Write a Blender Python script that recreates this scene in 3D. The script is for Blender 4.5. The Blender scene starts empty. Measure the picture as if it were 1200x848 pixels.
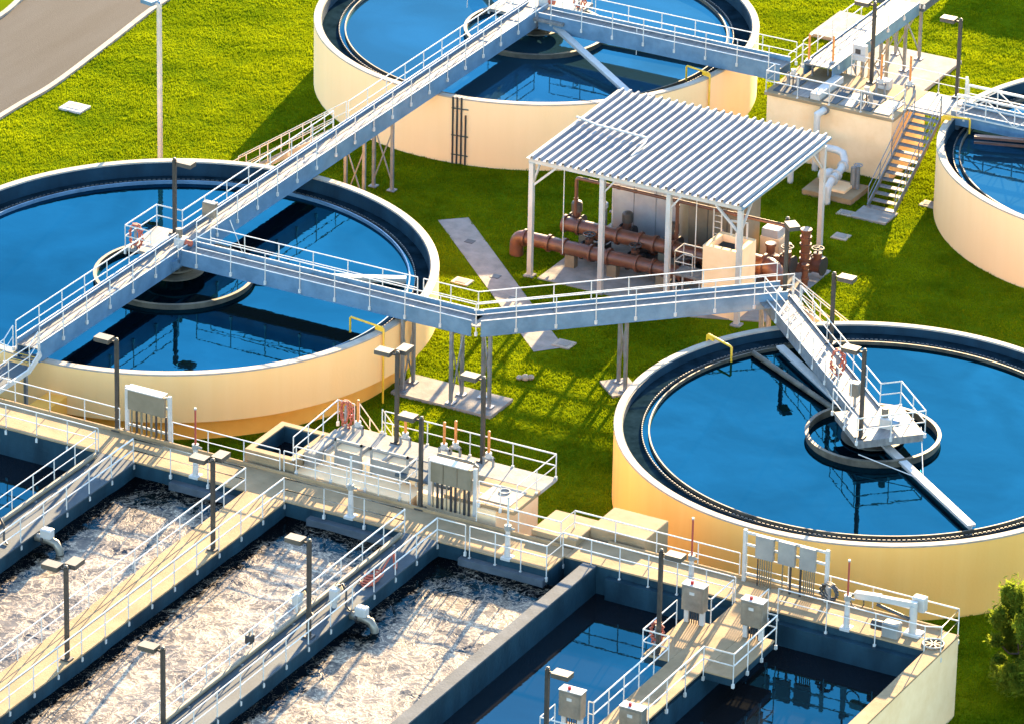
import bpy, bmesh, math, random
import numpy as np
from mathutils import Vector, Matrix
random.seed(7); rng = np.random.default_rng(7)
R = math.radians
sc = bpy.context.scene
COL = sc.collection

# ------------------------------------------------------------------ camera (site grid: x,y along the plant's own axes, z up, metres)
CAM = Vector((127.88767329, -208.76183469, 112.6307204))
FW = Vector((-0.42458801, 0.80096469, -0.42211443)); RT = Vector((0.87928208, 0.47593587, 0.01865653)); UP = Vector((-0.21584262, 0.36323631, 0.90635056))
cd = bpy.data.cameras.new('camera'); cam = bpy.data.objects.new('camera', cd); COL.objects.link(cam)
m = Matrix.Identity(4)
for i in range(3):
    m[i][0], m[i][1], m[i][2], m[i][3] = RT[i], UP[i], -FW[i], CAM[i]
cam.matrix_world = m
cd.sensor_width = 36; cd.lens = 209.884; cd.clip_start = 1; cd.clip_end = 3000
sc.camera = cam
FPX = 6996.13
def proj(x, y, z):
    d = Vector((x, y, z)) - CAM; w = d.dot(FW)
    return 600 + FPX * d.dot(RT) / w, 424 - FPX * d.dot(UP) / w

# ------------------------------------------------------------------ light
SUN_EL, SUN_D = R(14.5), Vector((-0.19, 0.98)).normalized()
w = bpy.data.worlds.new('World'); sc.world = w; w.use_nodes = True
nt = w.node_tree; nt.nodes.clear()
sky = nt.nodes.new('ShaderNodeTexSky'); sky.sky_type = 'NISHITA'; sky.sun_disc = False
sky.sun_elevation = SUN_EL; sky.sun_rotation = math.atan2(SUN_D.x, SUN_D.y)
sky.air_density = 1.0; sky.dust_density = 0.3; sky.ozone_density = 2.0
bg = nt.nodes.new('ShaderNodeBackground'); bg.inputs[1].default_value = 0.118
wo = nt.nodes.new('ShaderNodeOutputWorld'); hs = nt.nodes.new('ShaderNodeHueSaturation'); hs.inputs['Saturation'].default_value = 1.0; nt.links.new(sky.outputs[0], hs.inputs['Color']); nt.links.new(hs.outputs[0], bg.inputs[0]); nt.links.new(bg.outputs[0], wo.inputs[0])
sl = bpy.data.lights.new('sun', 'SUN'); sl.energy = 5.0; sl.angle = R(0.5); sl.color = (1, 0.71, 0.38)
so = bpy.data.objects.new('sun', sl); COL.objects.link(so)
sd = Vector((SUN_D.x * math.cos(SUN_EL), SUN_D.y * math.cos(SUN_EL), math.sin(SUN_EL)))
so.rotation_euler = sd.to_track_quat('Z', 'Y').to_euler(); so.location = sd * 200
vs = sc.view_settings; vs.view_transform = 'Standard'; vs.look = 'None'; vs.exposure = 3.0; vs.gamma = 1
sc.render.engine = 'CYCLES'; sc.cycles.max_bounces = 8; sc.cycles.diffuse_bounces = 4; sc.cycles.use_denoising = True

# ------------------------------------------------------------------ materials
def mat(name, c1, c2=None, scale=1.5, rough=0.7, metal=0.0, bump=0.0, bscale=20, spec=0.5, detail=5, contrast=(0.35, 0.65), stretch=None):
    M = bpy.data.materials.new(name); M.use_nodes = True
    n = M.node_tree.nodes; l = M.node_tree.links; b = n['Principled BSDF']
    b.inputs['Roughness'].default_value = rough; b.inputs['Metallic'].default_value = metal
    b.inputs['Specular IOR Level'].default_value = spec
    geo = n.new('ShaderNodeNewGeometry')
    vec = geo.outputs['Position']
    if stretch:
        mp = n.new('ShaderNodeMapping'); mp.inputs['Scale'].default_value = stretch; l.new(vec, mp.inputs[0]); vec = mp.outputs[0]
    if c2 is None: b.inputs['Base Color'].default_value = (*c1, 1)
    else:
        t = n.new('ShaderNodeTexNoise'); t.inputs['Scale'].default_value = scale; t.inputs['Detail'].default_value = detail; t.inputs['Roughness'].default_value = 0.62
        l.new(vec, t.inputs['Vector'])
        r = n.new('ShaderNodeValToRGB'); r.color_ramp.elements[0].position = contrast[0]; r.color_ramp.elements[1].position = contrast[1]
        r.color_ramp.elements[0].color = (*c1, 1); r.color_ramp.elements[1].color = (*c2, 1)
        l.new(t.outputs['Fac'], r.inputs[0]); l.new(r.outputs[0], b.inputs['Base Color'])
    if bump:
        t2 = n.new('ShaderNodeTexNoise'); t2.inputs['Scale'].default_value = bscale; t2.inputs['Detail'].default_value = 4
        l.new(geo.outputs['Position'], t2.inputs['Vector'])
        bp = n.new('ShaderNodeBump'); bp.inputs['Strength'].default_value = bump; bp.inputs['Distance'].default_value = 0.05
        l.new(t2.outputs['Fac'], bp.inputs['Height']); l.new(bp.outputs[0], b.inputs['Normal'])
    return M
M = {}
M['wall'] = mat('cream painted wall', (0.92, 0.56, 0.22), (0.9, 0.53, 0.195), 1.1, 0.75, stretch=(1, 1, 0.07), bump=0.12, bscale=9)
M['wall_bounce'] = mat('bounce tinted cream wall', (0.92, 0.5, 0.125), (0.9, 0.465, 0.105), 1.1, 0.75, stretch=(1, 1, 0.07), bump=0.12, bscale=9)  # cream wall with the warm ground bounce put into its colour
M['wall_pale'] = mat('pale pink cream wall', (0.88, 0.6, 0.31), (0.86, 0.575, 0.285), 1.1, 0.75, stretch=(1, 1, 0.07), bump=0.12, bscale=9)
M['creamlit'] = mat('sunlit cream concrete', (0.3, 0.215, 0.125), (0.23, 0.165, 0.092), 0.8, 0.85, bump=0.15, bscale=10, spec=0.12)  # darker copy of cream for sunlit surfaces, their strong light offset in the colour
M['band'] = mat('ochre painted wall', (0.92, 0.46, 0.075), (0.84, 0.38, 0.05), 0.6, 0.75, bump=0.1, bscale=9)
M['coping'] = mat('white coping', (0.4, 0.34, 0.27), (0.3, 0.25, 0.19), 1.2, 0.7, spec=0.12)
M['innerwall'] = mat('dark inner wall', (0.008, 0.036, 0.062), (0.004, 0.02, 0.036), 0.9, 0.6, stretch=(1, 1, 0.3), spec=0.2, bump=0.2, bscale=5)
M['weir'] = mat('weir plate', (0.1, 0.095, 0.08), (0.035, 0.03, 0.025), 1.5, 0.5)
M['baffle'] = mat('scum baffle', (0.105, 0.09, 0.06), (0.035, 0.03, 0.02), 1.2, 0.6)
M['alu'] = mat('white aluminium pipe', (0.56, 0.535, 0.485), (0.45, 0.43, 0.385), 2, 0.35, 0.0)
M['girder'] = mat('galvanised girder', (0.13, 0.235, 0.335), (0.085, 0.165, 0.245), 1.3, 0.42, 0.25, bump=0.08, bscale=8)
M['deck'] = mat('aluminium deck plank', (0.21, 0.203, 0.19), (0.125, 0.125, 0.122), 1.6, 0.6, 0.1, spec=0.2, stretch=(4, .4, 1))
M['galv'] = mat('galvanised steel leg', (0.24, 0.26, 0.27), (0.16, 0.175, 0.19), 2.5, 0.45, 0.4)
M['concrete'] = mat('pale walkway concrete', (0.31, 0.216, 0.12), (0.23, 0.158, 0.086), 0.9, 0.85, bump=0.25, bscale=14, spec=0.12)
M['pad'] = mat('grey slab concrete', (0.29, 0.27, 0.24), (0.2, 0.19, 0.172), 1.4, 0.9, bump=0.3, bscale=12, spec=0.12)
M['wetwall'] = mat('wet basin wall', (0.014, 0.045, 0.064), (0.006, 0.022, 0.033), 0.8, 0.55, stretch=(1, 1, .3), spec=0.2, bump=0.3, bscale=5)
M['divider'] = mat('blue grey concrete cap', (0.085, 0.1, 0.112), (0.055, 0.068, 0.078), 1.2, 0.85, bump=0.2, bscale=10, spec=0.12)  # even blue-grey tone, darker than the walkway concrete
M['plate'] = mat('grey walkway plate', (0.062, 0.083, 0.097), (0.037, 0.052, 0.063), 0.7, 0.75, 0.0, spec=0.15, stretch=(1.2, .5, 1), bump=0.1, bscale=10)
M['cream'] = mat('cream painted concrete', (0.88, 0.62, 0.36), (0.8, 0.53, 0.28), 0.8, 0.8, bump=0.12, bscale=10, spec=0.12)
M['pole'] = mat('bronze lamp pole', (0.045, 0.04, 0.034), (0.03, 0.027, 0.024), 3, 0.5, 0.2)
M['lamphead'] = mat('lamp housing', (0.07, 0.06, 0.048), (0.048, 0.041, 0.033), 3, 0.5)
M['whitepole'] = mat('white pole', (0.45, 0.41, 0.36), (0.36, 0.33, 0.28), 2, 0.5)
M['rust'] = mat('brown painted pipe', (0.14, 0.053, 0.029), (0.08, 0.032, 0.019), 2.5, 0.42, bump=0.1, bscale=12)
M['dark'] = mat('black iron', (0.02, 0.02, 0.022), (0.035, 0.032, 0.03), 4, 0.5)
M['roof'] = mat('white corrugated metal', (0.25, 0.26, 0.28), (0.165, 0.18, 0.205), 0.9, 0.5, 0.0, spec=0.3, stretch=(3, .5, 1))
M['white'] = mat('white painted steel', (0.42, 0.41, 0.385), (0.35, 0.34, 0.31), 1.5, 0.45)
M['yellow'] = mat('yellow painted pipe', (0.75, 0.43, 0.02), (0.62, 0.34, 0.015), 3, 0.45)
M['orange'] = mat('orange gate stem tube', (0.62, 0.22, 0.05), (0.48, 0.15, 0.03), 3, 0.5)
M['hose'] = mat('red rubber hose', (0.40, 0.09, 0.045), (0.26, 0.055, 0.03), 4, 0.6)
M['stakered'] = mat('red stem cover', (0.30, 0.05, 0.03), None, rough=0.5)
M['cab'] = mat('stainless cabinet', (0.26, 0.23, 0.18), (0.17, 0.15, 0.115), 1.8, 0.38, 0.45)
M['cabgrey'] = mat('grey cabinet paint', (0.22, 0.22, 0.2), (0.17, 0.17, 0.16), 1.5, 0.5)
M['panel'] = mat('beige rack panel', (0.17, 0.14, 0.095), (0.13, 0.11, 0.07), 1.5, 0.55)
M['road'] = mat('road concrete', (0.033, 0.037, 0.042), (0.021, 0.0235, 0.027), 0.5, 0.9, bump=0.2, bscale=15, stretch=(1.2, .18, 1), detail=8, contrast=(.3, .7), spec=0.12)
M['kerb'] = mat('kerb concrete', (0.3, 0.27, 0.23), (0.22, 0.2, 0.17), 1.5, 0.85, spec=0.12)
M['tank_steel'] = mat('pale grey steel cladding', (0.40, 0.42, 0.44), (0.30, 0.31, 0.33), 0.7, 0.4, 0.3)
M['bark'] = mat('bark', (0.10, 0.07, 0.045), (0.06, 0.04, 0.03), 6, 0.9, bump=.5, bscale=10)
M['launder'] = mat('dark wet launder', (0.004, 0.011, 0.016), (0.010, 0.024, 0.034), 1.5, 0.9, spec=0.0)
M['leddark'] = mat('dark recess', (0.012, 0.014, 0.016), None, rough=0.7)
M['redlamp'] = mat('red beacon glass', (0.35, 0.01, 0.008), None, rough=0.2)

def grass_mat(name, transl):
    Mx = bpy.data.materials.new(name); Mx.use_nodes = True; n = Mx.node_tree.nodes; l = Mx.node_tree.links; n.remove(n['Principled BSDF'])
    out = n['Material Output']; geo = n.new('ShaderNodeNewGeometry')
    t = n.new('ShaderNodeTexNoise'); t.inputs['Scale'].default_value = 0.22; t.inputs['Detail'].default_value = 6; t.inputs['Roughness'].default_value = .65; l.new(geo.outputs['Position'], t.inputs['Vector'])
    r = n.new('ShaderNodeValToRGB'); e = r.color_ramp.elements
    e[0].position = .3; e[0].color = (0.058, 0.108, 0.002, 1); e[1].position = .72; e[1].color = (0.235, 0.28, 0.003, 1)
    l.new(t.outputs['Fac'], r.inputs[0])
    d = n.new('ShaderNodeBsdfDiffuse'); l.new(r.outputs[0], d.inputs[0])
    if transl:
        tr = n.new('ShaderNodeBsdfTranslucent'); l.new(r.outputs[0], tr.inputs[0])
        mx = n.new('ShaderNodeMixShader'); mx.inputs[0].default_value = 0.52; l.new(d.outputs[0], mx.inputs[1]); l.new(tr.outputs[0], mx.inputs[2]); l.new(mx.outputs[0], out.inputs[0])
    else: l.new(d.outputs[0], out.inputs[0])
    return Mx
M['grass'] = grass_mat('lawn blades', True); M['soil'] = grass_mat('lawn ground', False)
for q in M['soil'].node_tree.nodes:
    if q.type == 'VALTORGB': q.color_ramp.elements[0].color = (.05, .085, .002, 1); q.color_ramp.elements[1].color = (.11, .14, .003, 1)

def water_mat(name, col, refl, bump, bscale, rough=0.015, stretch=(1, 1, 1)):
    Mx = bpy.data.materials.new(name); Mx.use_nodes = True; n = Mx.node_tree.nodes; l = Mx.node_tree.links; n.remove(n['Principled BSDF'])
    geo = n.new('ShaderNodeNewGeometry'); mp = n.new('ShaderNodeMapping'); mp.inputs['Scale'].default_value = stretch; l.new(geo.outputs['Position'], mp.inputs[0])
    t = n.new('ShaderNodeTexNoise'); t.inputs['Scale'].default_value = bscale; t.inputs['Detail'].default_value = 3; t.inputs['Distortion'].default_value = .6; l.new(mp.outputs[0], t.inputs['Vector'])
    bp = n.new('ShaderNodeBump'); bp.inputs['Strength'].default_value = bump; bp.inputs['Distance'].default_value = 0.02; l.new(t.outputs['Fac'], bp.inputs['Height'])
    d = n.new('ShaderNodeBsdfDiffuse'); d.inputs[0].default_value = (*col, 1); gl = n.new('ShaderNodeBsdfGlossy'); gl.inputs['Color'].default_value = (*refl, 1); gl.inputs['Roughness'].default_value = rough
    dr = n.new('ShaderNodeTexNoise'); dr.inputs['Scale'].default_value = .16; dr.inputs['Detail'].default_value = 5; dr.inputs['Distortion'].default_value = 1.2; l.new(geo.outputs['Position'], dr.inputs['Vector'])
    dc = n.new('ShaderNodeValToRGB'); dc.color_ramp.elements[0].position = .35; dc.color_ramp.elements[1].position = .68
    dc.color_ramp.elements[0].color = (*[q*.84 for q in refl], 1); dc.color_ramp.elements[1].color = (*[q*1.16 for q in refl], 1); l.new(dr.outputs['Fac'], dc.inputs[0]); l.new(dc.outputs[0], gl.inputs['Color'])
    l.new(bp.outputs[0], gl.inputs['Normal']); lw = n.new('ShaderNodeFresnel'); lw.inputs['IOR'].default_value = 4.0; l.new(bp.outputs[0], lw.inputs['Normal'])
    mx = n.new('ShaderNodeMixShader'); l.new(lw.outputs[0], mx.inputs[0]); l.new(d.outputs[0], mx.inputs[1]); l.new(gl.outputs[0], mx.inputs[2]); l.new(mx.outputs[0], n['Material Output'].inputs[0])
    return Mx
M['water'] = water_mat('clarified water', (0.001, 0.003, 0.005), (.018, .168, .28), 0.24, 1.1)
M['water_pale'] = water_mat('sky lightened clarified water', (0.012, 0.034, 0.05), (.022, .15, .265), 0.14, 1.2)  # paler body colour stands in for brighter sky on the far tanks
M['water_still'] = water_mat('still basin water', (0.010, 0.011, 0.012), (.013, .12, .2), 0.10, 2.0)

def foam_mat():
    Mx = bpy.data.materials.new('aerated foam water'); Mx.use_nodes = True; n = Mx.node_tree.nodes; l = Mx.node_tree.links; b = n['Principled BSDF']
    tc = n.new('ShaderNodeTexCoord'); geo = n.new('ShaderNodeNewGeometry')
    def math_(op, x, y=None, clamp=False):
        q = n.new('ShaderNodeMath'); q.operation = op; q.use_clamp = clamp
        for i, v_ in enumerate((x, y)):
            if v_ is None: continue
            if isinstance(v_, (int, float)): q.inputs[i].default_value = v_
            else: l.new(v_, q.inputs[i])
        return q.outputs[0]
    def rng_(v_, f0, f1, t0, t1):
        q = n.new('ShaderNodeMapRange'); q.interpolation_type = 'SMOOTHSTEP'
        for k_, x in zip(('From Min','From Max','To Min','To Max'), (f0, f1, t0, t1)): q.inputs[k_].default_value = x
        l.new(v_, q.inputs['Value']); return q.outputs[0]
    def noise_(vec, sc_, det, ro=.55):
        q = n.new('ShaderNodeTexNoise'); q.inputs['Scale'].default_value = sc_; q.inputs['Detail'].default_value = det; q.inputs['Roughness'].default_value = ro; l.new(vec, q.inputs['Vector']); return q
    wn = noise_(geo.outputs['Position'], 0.8, 4)
    vm = n.new('ShaderNodeVectorMath'); vm.operation = 'SCALE'; vm.inputs['Scale'].default_value = 3.0; l.new(wn.outputs['Color'], vm.inputs[0])
    va = n.new('ShaderNodeVectorMath'); va.operation = 'ADD'; l.new(geo.outputs['Position'], va.inputs[0]); l.new(vm.outputs[0], va.inputs[1])
    ridge = lambda sc_, det: math_('ABSOLUTE', math_('SUBTRACT', noise_(va.outputs[0], sc_, det).outputs['Fac'], .5))
    mn = math_('MINIMUM', ridge(0.75, 2.5), ridge(1.9, 2.5))
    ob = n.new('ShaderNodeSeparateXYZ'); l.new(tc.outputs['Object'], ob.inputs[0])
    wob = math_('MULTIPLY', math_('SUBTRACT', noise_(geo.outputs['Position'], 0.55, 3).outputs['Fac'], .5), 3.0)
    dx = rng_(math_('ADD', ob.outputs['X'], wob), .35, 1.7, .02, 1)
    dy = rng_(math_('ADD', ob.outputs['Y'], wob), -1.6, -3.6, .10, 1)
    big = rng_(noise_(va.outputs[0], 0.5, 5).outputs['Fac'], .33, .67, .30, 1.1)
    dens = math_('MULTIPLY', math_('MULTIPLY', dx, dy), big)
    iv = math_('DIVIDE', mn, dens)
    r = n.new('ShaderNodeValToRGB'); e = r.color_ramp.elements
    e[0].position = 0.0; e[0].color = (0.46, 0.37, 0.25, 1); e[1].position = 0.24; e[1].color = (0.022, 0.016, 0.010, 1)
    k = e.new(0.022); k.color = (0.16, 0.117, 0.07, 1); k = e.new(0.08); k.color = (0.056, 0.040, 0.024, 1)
    l.new(iv, r.inputs[0]); l.new(r.outputs[0], b.inputs['Base Color']); b.inputs['Roughness'].default_value = 0.35; b.inputs['Specular IOR Level'].default_value = .3
    bp = n.new('ShaderNodeBump'); bp.inputs['Strength'].default_value = 0.35; bp.inputs['Distance'].default_value = 0.15; bp.invert = True; l.new(mn, bp.inputs['Height']); l.new(bp.outputs[0], b.inputs['Normal'])
    d = n.new('ShaderNodeBsdfDiffuse'); d.inputs[0].default_value = (.004, .004, .004, 1); gl = n.new('ShaderNodeBsdfGlossy'); gl.inputs['Color'].default_value = (.008, .035, .055, 1); gl.inputs['Roughness'].default_value = .08
    b2_ = n.new('ShaderNodeBump'); b2_.inputs['Strength'].default_value = .35; b2_.inputs['Distance'].default_value = .05; l.new(noise_(geo.outputs['Position'], 2.2, 4).outputs['Fac'], b2_.inputs['Height']); l.new(b2_.outputs[0], gl.inputs['Normal'])
    wx = n.new('ShaderNodeMixShader'); wx.inputs[0].default_value = .5; l.new(d.outputs[0], wx.inputs[1]); l.new(gl.outputs[0], wx.inputs[2])
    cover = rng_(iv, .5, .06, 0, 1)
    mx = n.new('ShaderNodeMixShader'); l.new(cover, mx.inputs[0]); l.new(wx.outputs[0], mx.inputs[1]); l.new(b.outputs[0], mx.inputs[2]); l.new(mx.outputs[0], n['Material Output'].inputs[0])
    return Mx
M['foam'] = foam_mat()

# ------------------------------------------------------------------ mesh builder
WL = {}
class MB:
    def __init__(s): s.v = []; s.f = []
    def add(s, vs, fs):
        o = len(s.v); s.v += [tuple(p) for p in vs]; s.f += [tuple(i + o for i in f) for f in fs]; return s
    def box(s, x0, y0, z0, x1, y1, z1):
        return s.add([(x0,y0,z0),(x1,y0,z0),(x1,y1,z0),(x0,y1,z0),(x0,y0,z1),(x1,y0,z1),(x1,y1,z1),(x0,y1,z1)],
                     [(3,2,1,0),(4,5,6,7),(0,1,5,4),(1,2,6,5),(2,3,7,6),(3,0,4,7)])
    def bbox(s, x0, y0, z0, x1, y1, z1, b=0.02):
        """box with chamfered edges all round the top and the vertical edges"""
        P = lambda i: [(x0+i+b,y0+i),(x1-i-b,y0+i),(x1-i,y0+i+b),(x1-i,y1-i-b),(x1-i-b,y1-i),(x0+i+b,y1-i),(x0+i,y1-i-b),(x0+i,y0+i+b)]
        vs = [(*p, z0) for p in P(0)] + [(*p, z1-b) for p in P(0)] + [(*p, z1) for p in P(b)]
        fs = [tuple(range(7,-1,-1)), tuple(range(16,24))]
        for k in (0, 8):
            for i in range(8): fs.append((k+i, k+(i+1)%8, k+8+(i+1)%8, k+8+i))
        return s.add(vs, fs)
    def obox(s, c, ax, ay, az):
        c, ax, ay, az = map(Vector, (c, ax, ay, az)); vs = []
        for k in (-1, 1):
            for i, j in ((-1,-1),(1,-1),(1,1),(-1,1)): vs.append(c + ax*i + ay*j + az*k)
        return s.add(vs, [(3,2,1,0),(4,5,6,7),(0,1,5,4),(1,2,6,5),(2,3,7,6),(3,0,4,7)])
    def beam(s, p0, p1, w, h, up=(0,0,1)):
        p0, p1 = Vector(p0), Vector(p1); d = (p1-p0); L = d.length; d.normalize(); u = Vector(up)
        sx = d.cross(u)
        if sx.length < 1e-4: sx = d.cross(Vector((1,0,0)))
        sx.normalize(); u = sx.cross(d)
        return s.obox((p0+p1)/2, d*L/2, sx*w/2, u*h/2)
    def tube(s, path, r, n=8, caps=True):
        path = [Vector(p) for p in path]; rings = []; prev = None
        for i, p in enumerate(path):
            d = (path[min(i+1,len(path)-1)] - path[max(i-1,0)]).normalized()
            if prev is None:
                a = d.cross(Vector((0,0,1)));
                if a.length < 1e-3: a = d.cross(Vector((1,0,0)))
            else: a = prev - d*prev.dot(d)
            a.normalize(); prev = a; b = d.cross(a)
            k = 1.0
            if 0 < i < len(path)-1:
                c = (path[i]-path[i-1]).normalized().dot((path[i+1]-path[i]).normalized()); k = 1/max(0.7, math.sqrt((1+c)/2))
            rr = r[i] if isinstance(r, (list, tuple)) else r
            rings.append([p + (a*math.cos(2*math.pi*j/n) + b*math.sin(2*math.pi*j/n))*rr*k for j in range(n)])
        vs = [q for g in rings for q in g]; fs = []
        for i in range(len(path)-1):
            for j in range(n): fs.append((i*n+j, (i+1)*n+j, (i+1)*n+(j+1)%n, i*n+(j+1)%n)[::-1])
        if caps: fs.append(tuple(range(n))[::1]); fs.append(tuple(range((len(path)-1)*n, len(path)*n))[::-1])
        return s.add(vs, fs)
    def cyl(s, p0, p1, r, n=12): return s.tube([p0, p1], r, n)
    def lathe(s, cx, cy, prof, n=96, closed=True, a0=0.0, a1=2*math.pi):
        """prof: (r,z) list going round a closed section"""
        full = abs(a1-a0-2*math.pi) < 1e-6; m_ = n if full else n+1; k = len(prof); vs = []; fs = []
        for i in range(m_):
            a = a0 + (a1-a0)*i/n
            for r_, z_ in prof: vs.append((cx+r_*math.cos(a), cy+r_*math.sin(a), z_))
        for i in range(n):
            for j in range(k if closed else k-1):
                i2 = (i+1) % m_; j2 = (j+1) % k
                fs.append((i*k+j, i2*k+j, i2*k+j2, i*k+j2))
        if not full and closed: fs.append(tuple(range(k))[::-1]); fs.append(tuple(range(n*k, n*k+k)))
        return s.add(vs, fs)
    def ring(s, cx, cy, r0, r1, z0, z1, n=96, a0=0.0, a1=2*math.pi): return s.lathe(cx, cy, [(r0,z0),(r1,z0),(r1,z1),(r0,z1)], n, True, a0, a1)
    def disc(s, cx, cy, r, z, n=96): return s.add([(cx+r*math.cos(2*math.pi*i/n), cy+r*math.sin(2*math.pi*i/n), z) for i in range(n)], [tuple(range(n))])
    def prism(s, poly, z0, z1):
        n = len(poly); vs = [(*p, z0) for p in poly] + [(*p, z1) for p in poly]
        return s.add(vs, [tuple(range(n))[::-1], tuple(range(n, 2*n))] + [(i, (i+1)%n, n+(i+1)%n, n+i) for i in range(n)])
    def sphere(s, c, r, n=10, sz=1.0):
        vs = []; fs = []; m_ = n//2
        for i in range(m_+1):
            t = math.pi*i/m_
            for j in range(n): vs.append((c[0]+r*math.sin(t)*math.cos(2*math.pi*j/n), c[1]+r*math.sin(t)*math.sin(2*math.pi*j/n), c[2]+r*sz*math.cos(t)))
        for i in range(m_):
            for j in range(n): fs.append((i*n+j, (i+1)*n+j, (i+1)*n+(j+1)%n, i*n+(j+1)%n))
        return s.add(vs, fs)
    def torus(s, c, ax, R_, r, n=20, k=6, a0=0, a1=2*math.pi):
        ax = Vector(ax).normalized(); a = ax.cross(Vector((0,0,1)))
        if a.length < .1: a = Vector((1,0,0))
        a.normalize(); b = ax.cross(a)
        pts = [Vector(c) + (a*math.cos(a0+(a1-a0)*i/n) + b*math.sin(a0+(a1-a0)*i/n))*R_ for i in range(n+1)]
        return s.tube(pts, r, k)
    def build(s, name, ma, parent=None, smooth=None, origin=None, keep=False):
        o0 = Vector(origin) if origin is not None else (WL[parent] if parent else Vector((0,0,0)))
        me = bpy.data.meshes.new(name); me.from_pydata([tuple(Vector(p)-o0) for p in s.v], [], s.f); me.update()
        if not keep: bm = bmesh.new(); bm.from_mesh(me); bmesh.ops.recalc_face_normals(bm, faces=bm.faces); bm.to_mesh(me); bm.free()
        o = bpy.data.objects.new(name, me); COL.objects.link(o)
        me.materials.append(M[ma] if isinstance(ma, str) else ma)
        if smooth:
            me.shade_smooth()
            try: me.set_sharp_from_angle(angle=R(smooth if smooth > 1 else 40))
            except Exception: pass
        if parent: o.parent = parent; o.location = o0 - WL[parent]
        else: o.location = o0
        WL[o] = o0
        return o
def tag(o, label, cat, group=None):
    o['label'] = label; o['category'] = cat
    if group: o['group'] = group
    return o
def thing(name, loc, label, cat, group=None):
    o = bpy.data.objects.new(name, None); COL.objects.link(o); o.location = loc; o.empty_display_size = .3; WL[o] = Vector(loc)
    return tag(o, label, cat, group)
def structure(o): o['kind'] = 'structure'; return o
def sharecopy(src, parent, loc):
    c = src.copy(); COL.objects.link(c); c.parent = parent; c.location = Vector(loc) - WL[parent]; WL[c] = Vector(loc); return c

# ------------------------------------------------------------------ railings
POSTS = {}
def post(parent, p, h, drop, r, ma):
    key = (round(h,3), round(drop,3), r, ma)
    if key not in POSTS:
        b = MB().cyl((0,0,-drop),(0,0,h), r, 6)
        if drop > 0.05: b.box(-.05,-.05,-drop-.02,.05,.05,-drop+.16)
        o = b.build('post', ma, None); o.parent = parent; o.location = Vector(p)-WL[parent]; POSTS[key] = o; WL[o] = Vector(p); return o
    return sharecopy(POSTS[key], parent, p)
def rail_run(root, path, h=1.07, mids=(0.55,), spacing=1.6, drop=0.3, r=0.025, ma='alu', toe=None, as_part=True, name='railing'):
    """rails through path (deck-level points); posts are sub-parts of the railing part, or parts of a stand-alone railing"""
    path = [Vector(p) for p in path]; b = MB(); up = Vector((0,0,1))
    top = [p+up*h for p in path]
    b.tube(top, r, 6)
    for mz in mids: b.tube([p+up*mz for p in path], r*.85, 6)
    if toe: 
        for a, c in zip(path[:-1], path[1:]): b.beam(a+up*toe/2, c+up*toe/2, .012, toe)
    o = b.build(name, ma, root, smooth=50)
    pp = o if as_part else root
    done = []
    for a, c in zip(path[:-1], path[1:]):
        L = (c-a).length; n = max(1, round(L/spacing))
        for i in range(n+1):
            p = a.lerp(c, i/n)
            if any((p-q).length < .08 for q in done): continue
            done.append(p); post(pp, p, h-.02, drop, r, ma)
    return o
def guard(path, label, group='white pipe guard rails', **k):
    t = thing('guard_railing', path[0], label, 'guard rail', group)
    rail_run(t, path, as_part=False, name='rails', **k); return t

# ------------------------------------------------------------------ the ground, the road and the lawn
g = MB(); S_ = 2000
g.add([(-S_,-S_,0),(S_,-S_,0),(S_,S_,0),(-S_,S_,0)], [(0,1,2,3)]); structure(g.build('ground', 'soil', keep=True))
xr = [(-19.9,-30),(-20.3,5),(-20.45,17.6),(-20.42,21.8),(-20.94,27.4),(-21.45,32),(-21.9,37),(-24,50),(-30,68)]
xl = [(-27.3,-30),(-27.5,5),(-27.5,17.6),(-27.3,22),(-27.35,28),(-27.8,31),(-28.6,37),(-31.5,50),(-38,66)]
def smooth(pts, k=6):
    out = []
    for i in range(len(pts)-1):
        p0, p1, p2, p3 = pts[max(i-1,0)], pts[i], pts[i+1], pts[min(i+2,len(pts)-1)]
        for q in range(k):
            u_ = q/k; out.append(tuple(.5*(2*p1[c]+(p2[c]-p0[c])*u_+(2*p0[c]-5*p1[c]+4*p2[c]-p3[c])*u_*u_+(3*p1[c]-p0[c]-3*p2[c]+p3[c])*u_**3) for c in (0,1)))
    return out+[pts[-1]]
xr, xl = smooth(xr), smooth(xl)
rd = MB()
for i in range(len(xr)-1): rd.add([(*xr[i],.012),(*xr[i+1],.012),(*xl[i+1],.012),(*xl[i],.012)], [(0,1,2,3)])
structure(rd.build('road', 'road'))
for side, pts in ((1, xr), (-1, xl)):
    k_ = MB()
    for a, c in zip(pts[:-1], pts[1:]):
        a2, c2 = (a[0]+.3*side, a[1]), (c[0]+.3*side, c[1])
        k_.add([(*a,-.05),(*c,-.05),(*c2,-.05),(*a2,-.05),(*a,.14),(*c,.14),(*c2,.14),(*a2,.14)], [(0,1,2,3),(4,5,6,7),(0,1,5,4),(2,3,7,6)])
    structure(k_.build('kerb', 'kerb'))
T = [(0.0,0.0), (0.03,34.29), (34.45,0.33), (33.68,34.73)]
PATH = [(4.1,17.0),(5.2,18.0),(11.9,11.65),(14.4,9.1),(15.85,7.4),(15.1,6.3),(13.4,8.3),(11.4,9.9)]
pth = MB()
pth.add([(*p,.03) for p in [(4.1,17.0),(5.2,18.0),(15.9,7.45),(14.95,6.35)]], [(0,1,2,3)])
structure(pth.build('path', 'pad'))
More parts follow.
